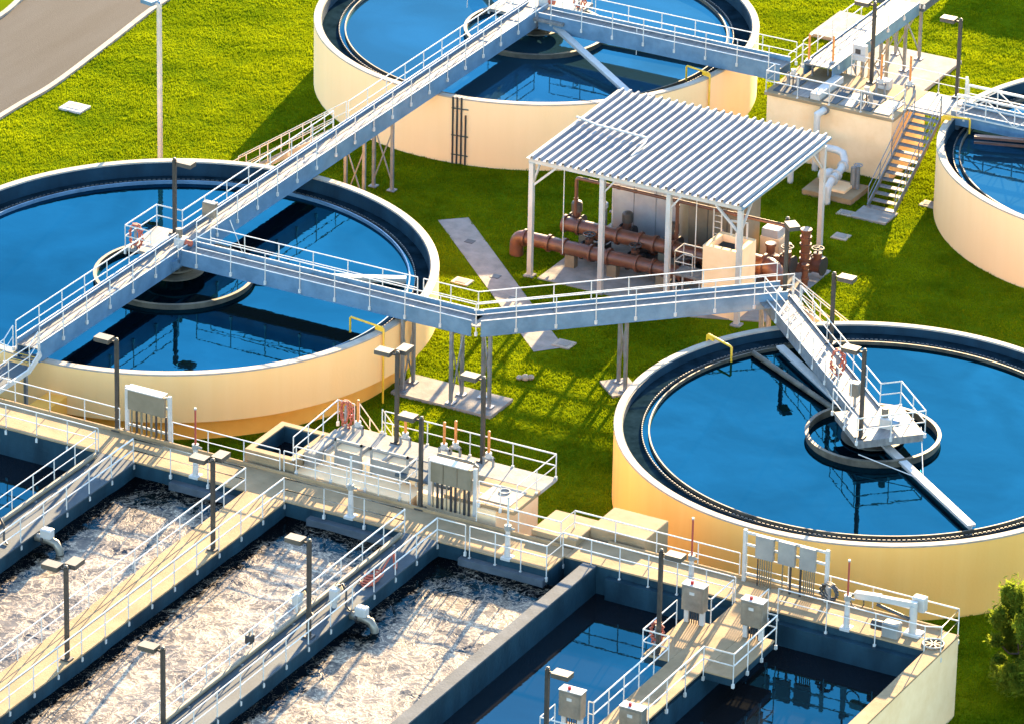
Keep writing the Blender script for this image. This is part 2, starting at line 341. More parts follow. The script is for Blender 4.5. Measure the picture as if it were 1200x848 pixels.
def blocked(x, y):
    for i, (cx, cy) in enumerate(T):
        if (x-cx)**2+(y-cy)**2 < (11.35 if i == 0 else 11.05)**2: return True
    if x < -20.0 - max(0, (y-22)*.12): return True
    if y < -13.2 and x < 45.6 and not (y > -16.5 and (x < 13.3 or 25.3 < x)): return True
    if 13.3 < x < 25.3 and y < -12.9: return True
    if 13.7 < x < 20.5 and 32.1 < y < 36.2: return True
    if 11.3 < x < 22.6 and 13.3 < y < 21.3: return True
    if 11.9 < x < 16.6 and -.7 < y < 1.5: return True
    d1 = (x-4.1)+(y-17.0); d2 = (x-4.65)*.707-(y-17.5)*.707
    pa = ((x-4.65)*.713 - (y-17.5)*.701, (x-4.65)*.701 + (y-17.5)*.713)
    if 0 < pa[0] < 15.3 and abs(pa[1]) < .75: return True
    return False
# lawn: triangular blades over everything the photograph shows, one countless mass
NT = 170000
N0 = 1500000
xs = rng.uniform(-45, 75, N0); ys = rng.uniform(-35, 95, N0)
d = np.stack([xs-CAM.x, ys-CAM.y, np.full(N0, -CAM.z)], 1); ww = d @ np.array(FW)
px = 600+FPX*(d@np.array(RT))/ww; py = 424-FPX*(d@np.array(UP))/ww
ok = (px > -40) & (px < 1240) & (py > -40) & (py < 900)
xs, ys = xs[ok], ys[ok]
keep = np.array([not blocked(x, y) for x, y in zip(xs, ys)]); xs, ys = xs[keep], ys[keep]
nb = 4; n_ = len(xs); X = np.repeat(xs, nb)+rng.normal(0, .06, n_*nb); Y = np.repeat(ys, nb)+rng.normal(0, .06, n_*nb)
clump = 0.5+0.5*np.sin(xs*1.7+np.sin(ys*1.3)*1.5)*np.sin(ys*1.9+np.sin(xs*1.1)*1.7)
H = (np.repeat(0.04+0.06*clump, nb))*rng.uniform(.6, 1.5, n_*nb); A = rng.uniform(0, 2*np.pi, n_*nb); W = rng.uniform(.014, .03, n_*nb)
LA = rng.uniform(0, 2*np.pi, n_*nb); LL = H*rng.uniform(.05, .9, n_*nb)
V = np.empty((n_*nb, 3, 3)); V[:,0] = np.stack([X-W*np.cos(A), Y-W*np.sin(A), np.zeros_like(X)], 1); V[:,1] = np.stack([X+W*np.cos(A), Y+W*np.sin(A), np.zeros_like(X)], 1)
V[:,2] = np.stack([X+LL*np.cos(LA), Y+LL*np.sin(LA), H], 1)
me = bpy.data.meshes.new('grass'); nv = len(V)*3
me.vertices.add(nv); me.vertices.foreach_set('co', V.reshape(-1)); me.loops.add(nv); me.loops.foreach_set('vertex_index', np.arange(nv, dtype=np.int32))
me.polygons.add(len(V)); me.polygons.foreach_set('loop_start', np.arange(0, nv, 3, dtype=np.int32)); me.update(); me.validate()
me.materials.append(M['grass']); go = bpy.data.objects.new('grass', me); COL.objects.link(go); go['kind'] = 'stuff'

# ------------------------------------------------------------------ circular clarifier tanks
ZR = 3.4; ZW = 3.0
def tank(i, label, Ro, over=False, arms=(), ring_r=2.8, rw=9.8, rb=9.5, ZW=3.0, fz=3.32):
    cx, cy = T[i]; t = thing('circular_tank', (cx,cy,0), label, 'tank', 'round clarifier tanks'); Ri = Ro-.32 if not over else Ro-.36
    zb = 1.15 if over else 0
    MB().lathe(cx, cy, [(Ri,zb),(Ro,zb),(Ro,ZR-.05),(Ro-.02,ZR-.03),(Ri,ZR-.03)], 160).build('wall', ('wall','wall_pale','wall_bounce','wall_pale','wall_pale')[i], t, smooth=30)
    if over: MB().ring(cx, cy, Ro-1.1, Ro-.72, 0, zb+.02, 160).build('foundation_wall', 'band', t, smooth=30)
    MB().lathe(cx, cy, [(Ri-.02,ZR-.03),(Ro+.015,ZR-.03),(Ro+.015,ZR+.02),(Ro-.01,ZR+.04),(Ri,ZR+.04)], 160).build('coping', 'coping', t, smooth=30)
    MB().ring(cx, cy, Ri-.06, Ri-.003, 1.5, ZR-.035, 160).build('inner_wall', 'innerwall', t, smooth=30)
    # launder floor, weir with notches, scum baffle
    wb = MB(); n = 300
    for k in range(n):
        a = 2*math.pi*k/n; a2 = a+2*math.pi/n*.62
        wb.ring(cx, cy, rw-.02, rw+.02, ZW-.1, ZW+.13, 1, a, a2)
    wb.ring(cx, cy, rw-.015, rw+.015, ZW-.4, ZW+.08, 160); wl = wb.build('weir', 'weir', t)
    MB().ring(cx, cy, rb-.03, rb+.03, ZW-.25, ZW+.16, 160).build('scum_baffle', 'baffle' if i != 0 else 'girder', t, smooth=30)
    MB().ring(cx, cy, rw+.021, Ri-.061, ZW-.3, ZW+.012, 160).build('launder_channel', 'launder', t, smooth=30)
    MB().lathe(cx, cy, [(ring_r-.06,ZW-.3),(ring_r+.06,ZW-.3),(ring_r+.06,fz-.06),(ring_r+.1,fz-.05),(ring_r+.1,fz),(ring_r-.06,fz)], 80).build('feedwell_ring', 'baffle' if i != 0 else 'baffle', t, smooth=30)
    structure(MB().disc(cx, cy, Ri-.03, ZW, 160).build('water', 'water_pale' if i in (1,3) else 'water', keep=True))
    col = MB().cyl((cx,cy,1),(cx,cy,3.75), .38, 20); col.ring(cx, cy, .4, .95, 3.28, 3.36, 24); col.ring(cx, cy, .7, 1.35, 3.08, 3.14, 32)
    for k in range(6):
        a = k*math.pi/3+.3; col.beam((cx+.35*math.cos(a), cy+.35*math.sin(a),3.6),(cx+.9*math.cos(a),cy+.9*math.sin(a),3.3),.1,.12)
    col.build('centre_column', 'baffle', t, smooth=30)
    for kind, p0, p1 in arms:
        if kind == 'beam':
            b = MB(); b.beam(p0, p1, .36, .1); b.beam((p0[0],p0[1],p0[2]-.15),(p1[0],p1[1],p1[2]-.15), .06, .22); b.build('skimmer_arm', 'white', t)
        elif kind == 'pipe': MB().tube([p0,p1], .13, 10).build('scum_pipe', 'baffle', t, smooth=40)
        elif kind == 'wire': MB().tube([p0,p1], .022, 5).build('guy_wire', 'alu', t)
        elif kind == 'rusty': 
            b = MB(); b.beam(p0, p1, .3, .12); b.beam((p0[0],p0[1],p0[2]-.3),(p1[0],p1[1],p1[2]-.3),.12,.1); b.build('skimmer_arm', 'rust', t)
    return t
def polar(i, r, deg, z): return (T[i][0]+r*math.cos(R(deg)), T[i][1]+r*math.sin(R(deg)), z)
t1 = tank(0, 'large cream round tank at left with ochre base band, crossed by the long bridge', 11.86, True, rw=10.8, rb=10.55, ZW=2.72, ring_r=3.55, fz=2.98,
     arms=[('beam', polar(0,3.5,27,2.95), polar(0,10.4,27,2.95)), ('wire', polar(0,3.55,60,2.98), polar(0,3.2,70,4.6)), ('wire', (-1.2,-3.2,2.98), (-.9,-9.0,2.9))])
t2 = tank(1, 'cream round tank cut by the top edge with four black conduits down its wall', 11.0, rw=9.75, rb=9.45, ZW=2.75, ring_r=3.5, fz=3.0,
     arms=[('beam', polar(1,.9,-35,3.9), polar(1,9.3,-33,2.95)), ('beam', polar(1,.9,142,3.9), polar(1,9.3,142,2.95)), ('wire', polar(1,6.2,-10,3.2), polar(1,5.9,-6,4.4)), ('pipe', polar(1,3.5,8,2.95), polar(1,9.4,4,2.9)), ('wire', polar(1,4.0,178,3.2), polar(1,3.9,178,5.4))])
t3 = tank(2, 'bounce tinted cream round tank at right whose bridge stops at a platform in its middle', 11.0,
     arms=[('beam', polar(2,.7,-39,3.25), polar(2,9.35,-39,3.25)), ('beam', polar(2,.7,141,3.25), polar(2,9.35,141,3.25)), ('pipe', polar(2,2.8,149,3.15), polar(2,9.4,149,3.15)), ('wire', (38.1,-2.5,3.25),(36.4,.9,3.8)), ('wire', (37.9,-2.6,3.25),(35.0,-2.3,3.5)), ('wire', polar(2,5.0,140,3.3), polar(2,2.85,150,3.45))])
t4 = tank(3, 'pale cream round tank half out of frame at the right edge with a rusty skimmer', 11.0, rw=10.2, rb=9.9, ZW=2.8,
     arms=[('rusty', polar(3,9.3,197,3.35), polar(3,2.0,190,3.35))])
# black conduits on the second tank
cb = MB(); a0 = math.atan2(21.5-34.29-2, 2.0); 
ct = None
for k in range(4):
    a = R(-79.6-1.25*k*.9); x, y = T[1][0]+11.06*math.cos(a), T[1][1]+11.06*math.sin(a)
    MB().cyl((x,y,.02),(x,y,3.5 if k != 0 else 2.6),.045,6).build('conduit', 'dark', t2)
for z in (.5,1.5,2.9):
    cl = MB()
    pts = [(T[1][0]+11.07*math.cos(R(-78.9-k*1.1)), T[1][1]+11.07*math.sin(R(-78.9-k*1.1)), z) for k in range(5)]
    cl.tube(pts, .03, 4)
    cl.build('conduit_clamp', 'dark', t2)
# overhanging wall corner box of the left tank near the landing
MB().bbox(.75,-13.3,0,1.7,-11.2,2.0,.03).build('buttress', 'band', t1)
# yellow spray pipes over the rims
def spray(label, i, deg, drop_out, gap=(1.6)):
    a = R(deg); c, s = math.cos(a), math.sin(a); cx, cy = T[i]; Ro = 11.86 if i == 0 else 11.0
    f = lambda r_, z: (cx+r_*c, cy+r_*s, z)
    t = thing('spray_pipe', f(Ro+.12, .0), label, 'water pipe', 'yellow pipes hooked over the tank rims')
    MB().tube([f(Ro+.12,ZR-drop_out), f(Ro+.12,ZR+.22), f(Ro+.05,ZR+.3), f(Ro-gap,ZR+.3), f(Ro-gap-.05,ZR+.25), f(Ro-gap-.05,ZR-.45)], .048, 8).build('pipe', 'yellow', t, smooth=50)
    b = MB(); b.obox(f(Ro-.1,ZR+.2), (c*.22,s*.22,0), (-s*.05,c*.05,0), (0,0,.08)); b.build('bracket', 'yellow', t)
spray('yellow pipe hooked over the rim of the left tank beside the tall bridge legs', 0, -9, 3.3, 1.7)
spray('yellow pipe hooked over the rim of the top tank behind the shelter roof', 1, -13, 1.9, 1.3)
spray('yellow pipe hooked over the rim of the right tank near its small footing', 2, 156, .6, 1.5)
spray('yellow pipe hooked over the left rim of the tank at the right edge', 3, 190, .4, 1.2)

# ------------------------------------------------------------------ bridges between the tanks
DZ = 4.15
def girders(t, p0, p1, wd, dz, depth, ma='girder', dma='deck', lp=.22):
    p0, p1 = Vector(p0), Vector(p1); d = (p1-p0).normalized(); s = Vector((d.y,-d.x,0))
    for sg in (-1, 1):
        o = s*(wd/2*sg); b = MB(); up = Vector((0,0,1))
        a, c = p0+o, p1+o; zm = (dz+lp+dz-depth)/2
        b.obox((a+c)/2+up*zm, (c-a)/2, s*.015, up*((lp+depth)/2))
        b.obox((a+c)/2+up*(dz-depth-.012)-s*(.04*sg), (c-a)/2, s*.07, up*.012)
        b.build('girder', ma, t)
        f = MB(); f.obox((a+c)/2+up*(dz+lp+.014), (c-a)/2, s*.028, up*.012); f.build('top_flange', 'alu', t)
    n = max(1, int((p1-p0).length/3.05)); L = (p1-p0).length
    b = MB(); e = 0.012
    for i in range(n):
        a, c = p0+d*(L*i/n+e), p0+d*(L*(i+1)/n-e)
        b.obox((a+c)/2+Vector((0,0,dz-.03)), (c-a)/2, s*(wd/2-.025), Vector((0,0,.03)))
    b.build('deck', dma, t)
def legframe(t, p, axis, wd, z1, z0=.15, ma='galv'):
    """an X-braced pair of legs under a bridge"""
    p = Vector(p); a = Vector(axis).normalized()
    for sg in (-1, 1):
        q = p+a*(wd/2*sg)
        MB().box(q.x-.07,q.y-.07,z0,q.x+.07,q.y+.07,z1).build('leg', ma, t)
        MB().bbox(q.x-.2,q.y-.2,z0,q.x+.2,q.y+.2,z0+.05,.01).build('foot_plate', ma, t)
    l, r = p-a*wd/2, p+a*wd/2; nz = Vector((0,0,1)); off = a.cross(nz)*.05
    MB().beam(l+off+nz*(z0+.3), r+off+nz*(z1-.5), .05, .06).build('brace', ma, t)
    MB().beam(r-off+nz*(z0+.3), l-off+nz*(z1-.5), .05, .06).build('brace', ma, t)
    MB().beam(l+nz*(z1-.12), r+nz*(z1-.12), .12, .2).build('cap_beam', ma, t)

b1 = thing('walkway_bridge', (.05,-12.2,0), 'long pale walkway bridge running straight from the left tank to the top tank', 'bridge', 'walkway bridges')
girders(b1, (.05,-12.2,0), (.05,34.4,0), 1.1, DZ, .62)
pl = MB().box(-1.95,-1.1,DZ-.16,-.5,1.65,DZ-.002); pl.build('side_platform', 'deck', b1)
rail_run(b1, [(-.55,-12.2,DZ),(-.55,-1.1,DZ),(-1.9,-1.1,DZ),(-1.9,1.6,DZ),(-.55,1.6,DZ),(-.55,15.2,DZ)], spacing=1.85)
rail_run(b1, [(.65,-12.2,DZ),(.65,-.75,DZ)], spacing=1.9)
rail_run(b1, [(.65,.85,DZ),(.65,33.0,DZ)], spacing=1.75)
rail_run(b1, [(-.55,16.6,DZ),(-.55,32.9,DZ),(-1.9,32.9,DZ),(-1.9,36.0,DZ),(2.2,36.0,DZ),(2.2,34.2,DZ)], spacing=1.8)
MB().box(-1.95,32.8,DZ-.16,2.25,36.05,DZ-.004).build('centre_platform', 'deck', b1)
MB().box(-.6,-1.3,DZ-.5,.7,1.3,DZ-.07).build('bearing_frame', 'girder', b1)
for y in (16.2,): legframe(b1, (.05,y,0), (1,0,0), 1.0, DZ-.6, .05)
legframe(b1, (.05,18.9,0), (1,0,0), 1.0, DZ-.6, .05)
# stair down to the lawn on the far side of the bridge
def stair(root_name, top, dirv, run, drop, wd, label, group, steps=None, nose=None, ma='galv', rails=(True, True), ladder_like=False, rma='alu', tread='deck'):
    top = Vector(top); d = Vector(dirv).normalized(); s = Vector((d.y,-d.x,0)); n = steps or max(3, round(drop/.2))
    t = thing(root_name, (top.x, top.y, top.z-drop), label, 'stairs', group)
    bot = top+d*run-Vector((0,0,drop))
    for sg in (-1, 1): MB().beam(top+s*(wd/2*sg)-Vector((0,0,.1)), bot+s*(wd/2*sg)+Vector((0,0,.08)), .05, .26).build('stringer', ma, t)
    for i in range(1, n+1):
        c = top+d*(run*(i-.35)/n)-Vector((0,0,drop*i/n)); o = MB().obox(c+Vector((0,0,.02)), d*(run/n*.46), s*(wd/2-.03), Vector((0,0,.022))).build('tread', tread, t)
        if nose: MB().obox(c+d*(run/n*.44)+Vector((0,0,.046)), d*.03, s*(wd/2-.04), Vector((0,0,.004))).build('nosing', nose, o)
    for sg, on in zip((-1,1), rails):
        if on: rail_run(t, [top+s*(wd/2*sg), bot+s*(wd/2*sg)], spacing=1.5, drop=.1, ma=rma)
    return t
stair('metal_stair', (-.62,15.9,DZ), (-1,0,0), 5.9, 4.1, 1.25, 'steep pale stair from the long bridge down to the lawn behind the left tank', 'outdoor metal stairs')

b2 = thing('walkway_bridge', (1.2,.05,0), 'cranked grey walkway bridge on tall legs from the left tank towards the shelter', 'bridge', 'walkway bridges')
girders(b2, (.7,.05,0), (15.45,.05,0), 1.15, DZ, .5)
girders(b2, (15.45,.05,0), (25.6,9.75,0), 1.15, DZ, .5)
MB().prism([(14.9,-.5),(15.7,-.5),(16.2,0.0),(15.45,.85),(14.9,.62)], DZ-.07, DZ-.061+.05).build('elbow_plate', 'deck', b2)
rail_run(b2, [(1.5,-.58,DZ),(15.7,-.55,DZ),(26.2,9.5,DZ)], spacing=1.75, drop=.42)
rail_run(b2, [(1.5,.66,DZ),(12.1,.66,DZ)], spacing=1.75, drop=.1)
rail_run(b2, [(12.4,.66,DZ),(15.15,.66,DZ),(25.05,10.15,DZ)], spacing=1.75, drop=.1)
for x in (12.0, 14.45): legframe(b2, (x,.05,0), (0,1,0), 1.0, DZ-.5, .16)
legframe(b2, (15.75,.4,0), (.7,-.7,0), 1.0, DZ-.5, .16)
legframe(b2, (20.1,5.0,0), (.7,-.7,0), .95, DZ-.5, .12)
legframe(b2, (25.0,9.15,0), (.7,-.7,0), .95, DZ-.5, .02)
def slab(poly, z, label, ma='pad', name='concrete_pad', cat='concrete slab'):
    c = Vector((sum(p[0] for p in poly)/len(poly), sum(p[1] for p in poly)/len(poly), 0)); o = MB().prism(poly, -.05, z).build(name, ma, None, origin=c); return tag(o, label, cat)
slab([(11.6,-.75),(16.6,-.75),(16.6,1.35),(11.6,1.35)], .15, 'long grey concrete slab under the three leg frames of the cranked bridge')
slab([(19.0,5.0),(20.2,3.9),(21.1,4.9),(19.9,6.0)], .11, 'small pointed concrete footing under the cranked bridge left of the right tank')

# bridge into the right tank
C3 = Vector((34.45,.33,0)); dA = Vector((1,-1,0)).normalized(); dB = Vector((1,1,0)).normalized()
zT = 4.0
A_ = lambda a, b, z=zT: C3+dA*a+dB*b+Vector((0,0,z))
b3 = thing('walkway_bridge', A_(-12.6,0,0), 'pale walkway bridge reaching from the shelter corner to the middle of the right tank', 'bridge', 'walkway bridges')
girders(b3, A_(-12.7,0,0), A_(-.9,0,0), 1.15, zT, .5, ma='galv', dma='deck', lp=.06)
pf = MB(); pf.obox(A_(.55,.05,zT-.08), dA*1.5, dB*1.5, Vector((0,0,.075))); pf.build('centre_platform', 'deck', b3)
fr = MB(); fr.obox(A_(.55,.05,zT-.26), dA*1.46, dB*1.46, Vector((0,0,.10))); fr.build('platform_frame', 'deck', b3)
rail_run(b3, [A_(-12.6,-.62),A_(-1.2,-.62)], spacing=1.7, drop=.4)
rail_run(b3, [A_(-1.0,-1.5),A_(2.05,-1.5),A_(2.05,1.55),A_(-.95,1.55),A_(-.95,.62),A_(-11.2,.62)], spacing=1.7, drop=.15)
legframe(b3, A_(-12.2,0,0), dB, 1.0, zT-.5, .02)
MB().obox(A_(-12.2,0,zT-.03), dA*.55, dB*.9, Vector((0,0,.025))).build('entry_landing', 'deck', b3)
stair('metal_stair', A_(-11.9,.62), (1,1,0), 3.9, 3.6, 1.0, 'steep pale stair beside the shelter corner going down behind the right tank', 'outdoor metal stairs')

# bridge from the top tank to the splitter building
b4 = thing('walkway_bridge', (1.2,33.6,0), 'grey walkway bridge from the middle of the top tank to the flat topped building', 'bridge', 'walkway bridges')
girders(b4, (.8,33.6,0), (14.0,33.6,0), 1.15, DZ, .6)
rail_run(b4, [(1.5,33.0,DZ),(13.4,33.0,DZ)], spacing=1.75, drop=.3)
rail_run(b4, [(1.5,34.2,DZ),(14.3,34.2,DZ)], spacing=1.75, drop=.1)

# ------------------------------------------------------------------ splitter building at the back
sb = thing('splitter_box', (17,34,0), 'flat topped cream concrete box building with gates and rails, behind the shelter', 'building')
ZB = 3.3
MB().box(13.8,32.15,0,20.42,36.0,ZB-.16).build('wall', 'cream', sb)
b = MB(); b.bbox(13.68,32.02,ZB-.16,20.54,36.12,ZB,.03); b.build('roof_slab', 'creamlit', sb)
for i, (x0, x1) in enumerate(((14.0,14.9),(15.0,15.9),(16.6,17.4),(17.5,18.3),(18.4,19.2),(19.3,20.2))):
    MB().bbox(x0,32.3,ZB,x1,34.2,ZB+.04,.01).build('hatch_plate', 'deck' if i % 2 else 'divider', sb)
MB().bbox(16.0,32.3,ZB,16.5,35.0,ZB+.32,.02).build('raised_channel', 'white', sb)
MB().bbox(18.1,35.2,ZB,18.8,35.7,ZB+.45,.03).build('valve_box', 'white', sb)
rail_run(sb, [(13.75,33.0,ZB),(13.75,32.08,ZB),(20.48,32.08,ZB),(20.48,33.4,ZB)], spacing=1.7, drop=.15)
rail_run(sb, [(16.4,36.05,ZB),(22.6,36.05,ZB)], spacing=1.7, drop=.1)
rail_run(sb, [(13.75,34.5,ZB),(13.75,36.05,ZB),(14.1,36.05,ZB)], spacing=1.5, drop=.1)
def gate(p, label, h=1.0, tube=1.25, ma='orange'):
    x, y, z = p
    t = thing('gate_actuator', p, label, 'gate hoist', 'gate stems with orange covers')
    b = MB()
    for sx in (-.22,.22): b.box(x+sx-.04,y-.05,z,x+sx+.04,y+.05,z+h*.62)
    b.box(x-.26,y-.06,z+h*.62-.1,x+.26,y+.06,z+h*.62); b.build('yoke', 'galv', t)
    b = MB().cyl((x,y,z+h*.62),(x,y,z+h*.62+.22),.14,10); b.cyl((x,y,z+h*.7),(x+.24,y-.05,z+h*.7),.05,8); b.build('gear_head', 'white', t, smooth=40)
    MB().cyl((x,y,z+h*.62+.22),(x,y,z+h*.62+.22+tube),.06,8).build('stem_tube', ma, t, smooth=40)
    MB().sphere((x,y,z+h*.62+.22+tube),.07,8,.7).build('cap', ma, t)
for p, l in (((14.6,35.0,ZB),'orange gate stem at the far left corner of the flat topped building'),
             ((15.7,35.4,ZB),'taller orange gate stem beside the sloping bridge on the flat topped building'),
             ((18.7,34.5,ZB),'orange gate stem in the middle of the flat topped building, left of its twin'),
             ((20.0,35.0,ZB),'orange gate stem nearest the stair head on the flat topped building')): gate(p, l)
for x, y, l in ((14.7,33.1,'short white gate hoist at the near left of the flat topped building'), (18.7,32.9,'short grey twin gate hoist at the near edge of the flat topped building')):
    t = thing('gate_hoist', (x,y,ZB), l, 'gate hoist'); b = MB()
    for sx in (-.25,.25): b.box(x+sx-.06,y-.08,ZB,x+sx+.06,y+.08,ZB+.75)
    b.box(x-.3,y-.09,ZB+.62,x+.3,y+.09,ZB+.75); b.build('yoke', 'galv', t); MB().cyl((x,y,ZB+.75),(x,y,ZB+.98),.13,10).build('gear_head', 'white', t, smooth=40)
    MB().cyl((x,y,ZB-.0),(x,y,ZB+.7),.035,6).build('stem', 'dark', t)
# panel on the building
t = thing('meter_cabinet', (16.6,36.3,ZB), 'small white control panel with a dark meter at the back of the flat topped building', 'control box')
MB().bbox(16.35,36.2,ZB+.75,17.05,36.5,ZB+1.55,.02).build('box', 'white', t); MB().bbox(16.5,36.185,ZB+1.1,16.78,36.2,ZB+1.35,.005).build('meter', 'dark', t)
b = MB(); 
MB().box(16.45,36.3,ZB,16.53,36.38,ZB+.75).build('leg', 'galv', t); MB().box(16.87,36.3,ZB,16.95,36.38,ZB+.75).build('leg', 'galv', t)
# stair down from the building
st = stair('metal_stair', (21.65,33.55,ZB), (0,-1,0), 4.9, 3.2, 1.4, 'long grey stair with open treads down the right end of the flat topped building', 'outdoor metal stairs', steps=14, rma='galv', tread='deck')
slab([(20.7,27.3),(22.5,27.3),(22.5,28.75),(20.7,28.75)], .10, 'concrete landing slab at the foot of the long open tread stair')
# deck and truss bridge to the tank at the right edge
b5 = thing('walkway_bridge', (20.5,34.3,0), 'short deck with white truss handrails from the flat topped building to the edge tank', 'bridge', 'walkway bridges')
MB().box(20.55,33.6,ZB-.12,22.9,36.1,ZB-.003).build('landing_deck', 'deck', b5)
girders(b5, (22.9,34.1,0), (33.7,34.1,0), 1.3, ZB+.25, .45)
rail_run(b5, [(22.3,33.55,ZB),(23.6,33.4,ZB+.2)], spacing=1.0, drop=.1)
MB().box(22.6,33.5,ZB-.5,23.3,34.9,ZB+.2).build('abutment', 'plate', b5)
for sg, y in ((1, 34.78), (-1, 33.42)):
    b = MB(); z0 = ZB+.3; z1 = ZB+1.35
    b.beam((23.2,y,z1),(33.7,y,z1),.1,.1); b.beam((23.2,y,z0),(33.7,y,z0),.07,.07); b.beam((23.2,y,(z0+z1)/2+.1),(33.7,y,(z0+z1)/2+.1),.04,.05)
    x = 23.2; k = 0
    while x < 33.4:
        b.beam((x,y,z0),(x,y,z1),.05,.05); b.beam((x,y,z1 if k % 2 else z0),(x+1.5,y,z0 if k % 2 else z1),.045,.05); x += 1.5; k += 1
    b.build('truss_railing', 'alu', b5)
MB().tube([(23.05,34.78,ZB+.3),(23.05,34.78,ZB+1.75)],.07,8).build('end_post', 'alu', b5)
# bridge going up from the building to the top right platform
b6 = thing('walkway_bridge', (15.3,36,0), 'pale walkway bridge leaving the flat topped building towards the top edge on many legs', 'bridge', 'walkway bridges')
girders(b6, (15.3,34.6,0), (15.3,44.6,0), 1.5, DZ-.1, .55, ma='girder', dma='deck', lp=.06)
MB().box(13.4,44.6,DZ-.5,16.3,47.0,DZ-.1).build('end_platform', 'plate', b6)
rail_run(b6, [(14.5,34.5,DZ),(14.5,44.4,DZ),(13.4,44.4,DZ)], spacing=1.8, drop=.3)
rail_run(b6, [(16.1,35.2,DZ),(16.1,44.6,DZ),(16.3,44.6,DZ),(16.3,47.0,DZ)], spacing=1.8, drop=.3)
for p, a in (((15.3,41.2,0),(1,0,0)),((14.6,44.9,0),(1,0,0)),((14.6,46.7,0),(1,0,0)),((15.3,39.2,0),(1,0,0))): legframe(b6, p, a, 1.3, DZ-.6, .2)
slab([(12.6,43.0),(17.2,43.0),(17.2,47.6),(12.6,47.6)], .2, 'large pale concrete pad under the many legged bridge near the top edge')
slab([(9.0,47.0),(11.6,47.0),(11.6,50.6),(9.0,50.6)], .2, 'pale concrete pad left of the many legged bridge at the top edge')

# unseen low block added beyond the top right corner to shade the lawn there
ob_ = thing('shadow_block', (22,68,0), 'long low unseen block added beyond the top right corner to shade the lawn', 'building')
MB().box(11.2,64.4,0,34,71,3.1).build('wall', 'cream', ob_); MB().bbox(11.0,64.2,3.1,34.2,71.2,3.3,.03).build('roof_slab', 'creamlit', ob_)
rail_run(ob_, [(11.3,71,3.3),(11.3,64.35,3.3),(34,64.35,3.3)], spacing=1.8, drop=.1)
for x in (12.2, 14.0, 19.5): MB().bbox(x,62.9,0,x+.8,63.6,2.2,.03).build('shadow_box', 'cabgrey', ob_)  # boxes belonging to the added unseen block
# ------------------------------------------------------------------ pump shelter
sh = thing('pump_shelter', (16.15,17.85,0), 'open sided shelter on white posts with a ribbed white metal roof', 'shelter')
X0, X1, Y0, Y1, ZE = 10.65, 21.6, 13.6, 22.2, 5.95
rb = MB(); n = 27; pw = (X1-X0)/n; prof = []
for i in range(n):
    x = X0+i*pw
    prof += [(x, 0), (x+pw*.52, 0), (x+pw*.60, .15), (x+pw*.82, .15), (x+pw*.87, 0)]
prof.append((X1, 0))
slope = lambda y: ZE+.02+(y-Y0)*.018
vs_ = []; 
for y in (Y0-.25, Y1+.25):
    for dz in (0, -.02): vs_ += [(x, y, slope(y)+z+dz) for x, z in prof]
k = len(prof); fs_ = []
for j in range(k-1):
    fs_ += [(j, j+1, 2*k+j+1, 2*k+j), (k+j+1, k+j, 3*k+j, 3*k+j+1), (j, k+j, k+j+1, j+1), (2*k+j+1, 3*k+j+1, 3*k+j, 2*k+j)]
rb.add(vs_, fs_).build('roof', 'roof', sh)
for y in (Y0, Y1): MB().box(X0+.05,y-.07,ZE-.26,X1-.05,y+.07,ZE-.01).build('eave_beam', 'white', sh)
for x in (X0+.05, X1-.05): MB().box(x-.07,Y0+.08,ZE-.24,x+.07,Y1-.08,ZE-.015).build('end_beam', 'white', sh)
for x in (13.3, 16.1, 18.9): MB().box(x-.05,Y0+.08,ZE-.2,x+.05,Y1-.08,ZE-.02).build('rafter', 'white', sh)
for y in (15.7, 17.9, 20.1): MB().box(X0+.13,y-.04,ZE-.12,X1-.13,y+.04,ZE-.018).build('purlin', 'white', sh)
MB().tube([(X1+.1,Y0-.2,ZE-.05),(X1+.1,Y1+.2,ZE+.12)], .09, 8).build('gutter', 'girder', sh, smooth=50)
for y in (Y0, Y1):
    for x in (10.85, 14.5, 17.9, 21.5):
        MB().box(x-.11,y-.11,.02,x+.11,y+.11,ZE-.26).build('post', 'white', sh)
        b = MB(); b.bbox(x-.24,y-.24,-.02,x+.24,y+.24,.09,.02); b.build('post_base', 'pad', sh)
        if x in (10.85, 21.5):
            s_ = 1 if x < 15 else -1
            MB().beam((x+.1*s_,y,ZE-1.35),(x+1.25*s_,y,ZE-.27),.1,.1).build('knee_brace', 'white', sh)
            t_ = 1 if y < 15 else -1
            MB().beam((x,y+.1*t_,ZE-1.35),(x,y+1.15*t_,ZE-.25),.09,.09).build('knee_brace', 'white', sh)
        else:
            MB().beam((x+.1,y,ZE-.9),(x+.6,y,ZE-.27),.07,.07).build('knee_brace', 'white', sh)
t = thing('roof_conduit', (11.3,18,ZE), 'bent white conduit lying across the left part of the ribbed shelter roof', 'conduit')
MB().tube([(10.7,18.2,ZE+.32),(12.0,17.7,ZE+.38),(14.3,17.5,ZE+.4),(14.75,17.45,ZE+.4),(14.9,16.9,ZE+.36),(14.9,15.6,ZE+.2)], .055, 6).build('pipe', 'white', t)
slab([(11.3,13.5),(19.3,13.5),(19.3,13.3),(22.6,14.6),(22.6,21.2),(11.3,21.2)], .05, 'stained concrete floor slab under the pump shelter')

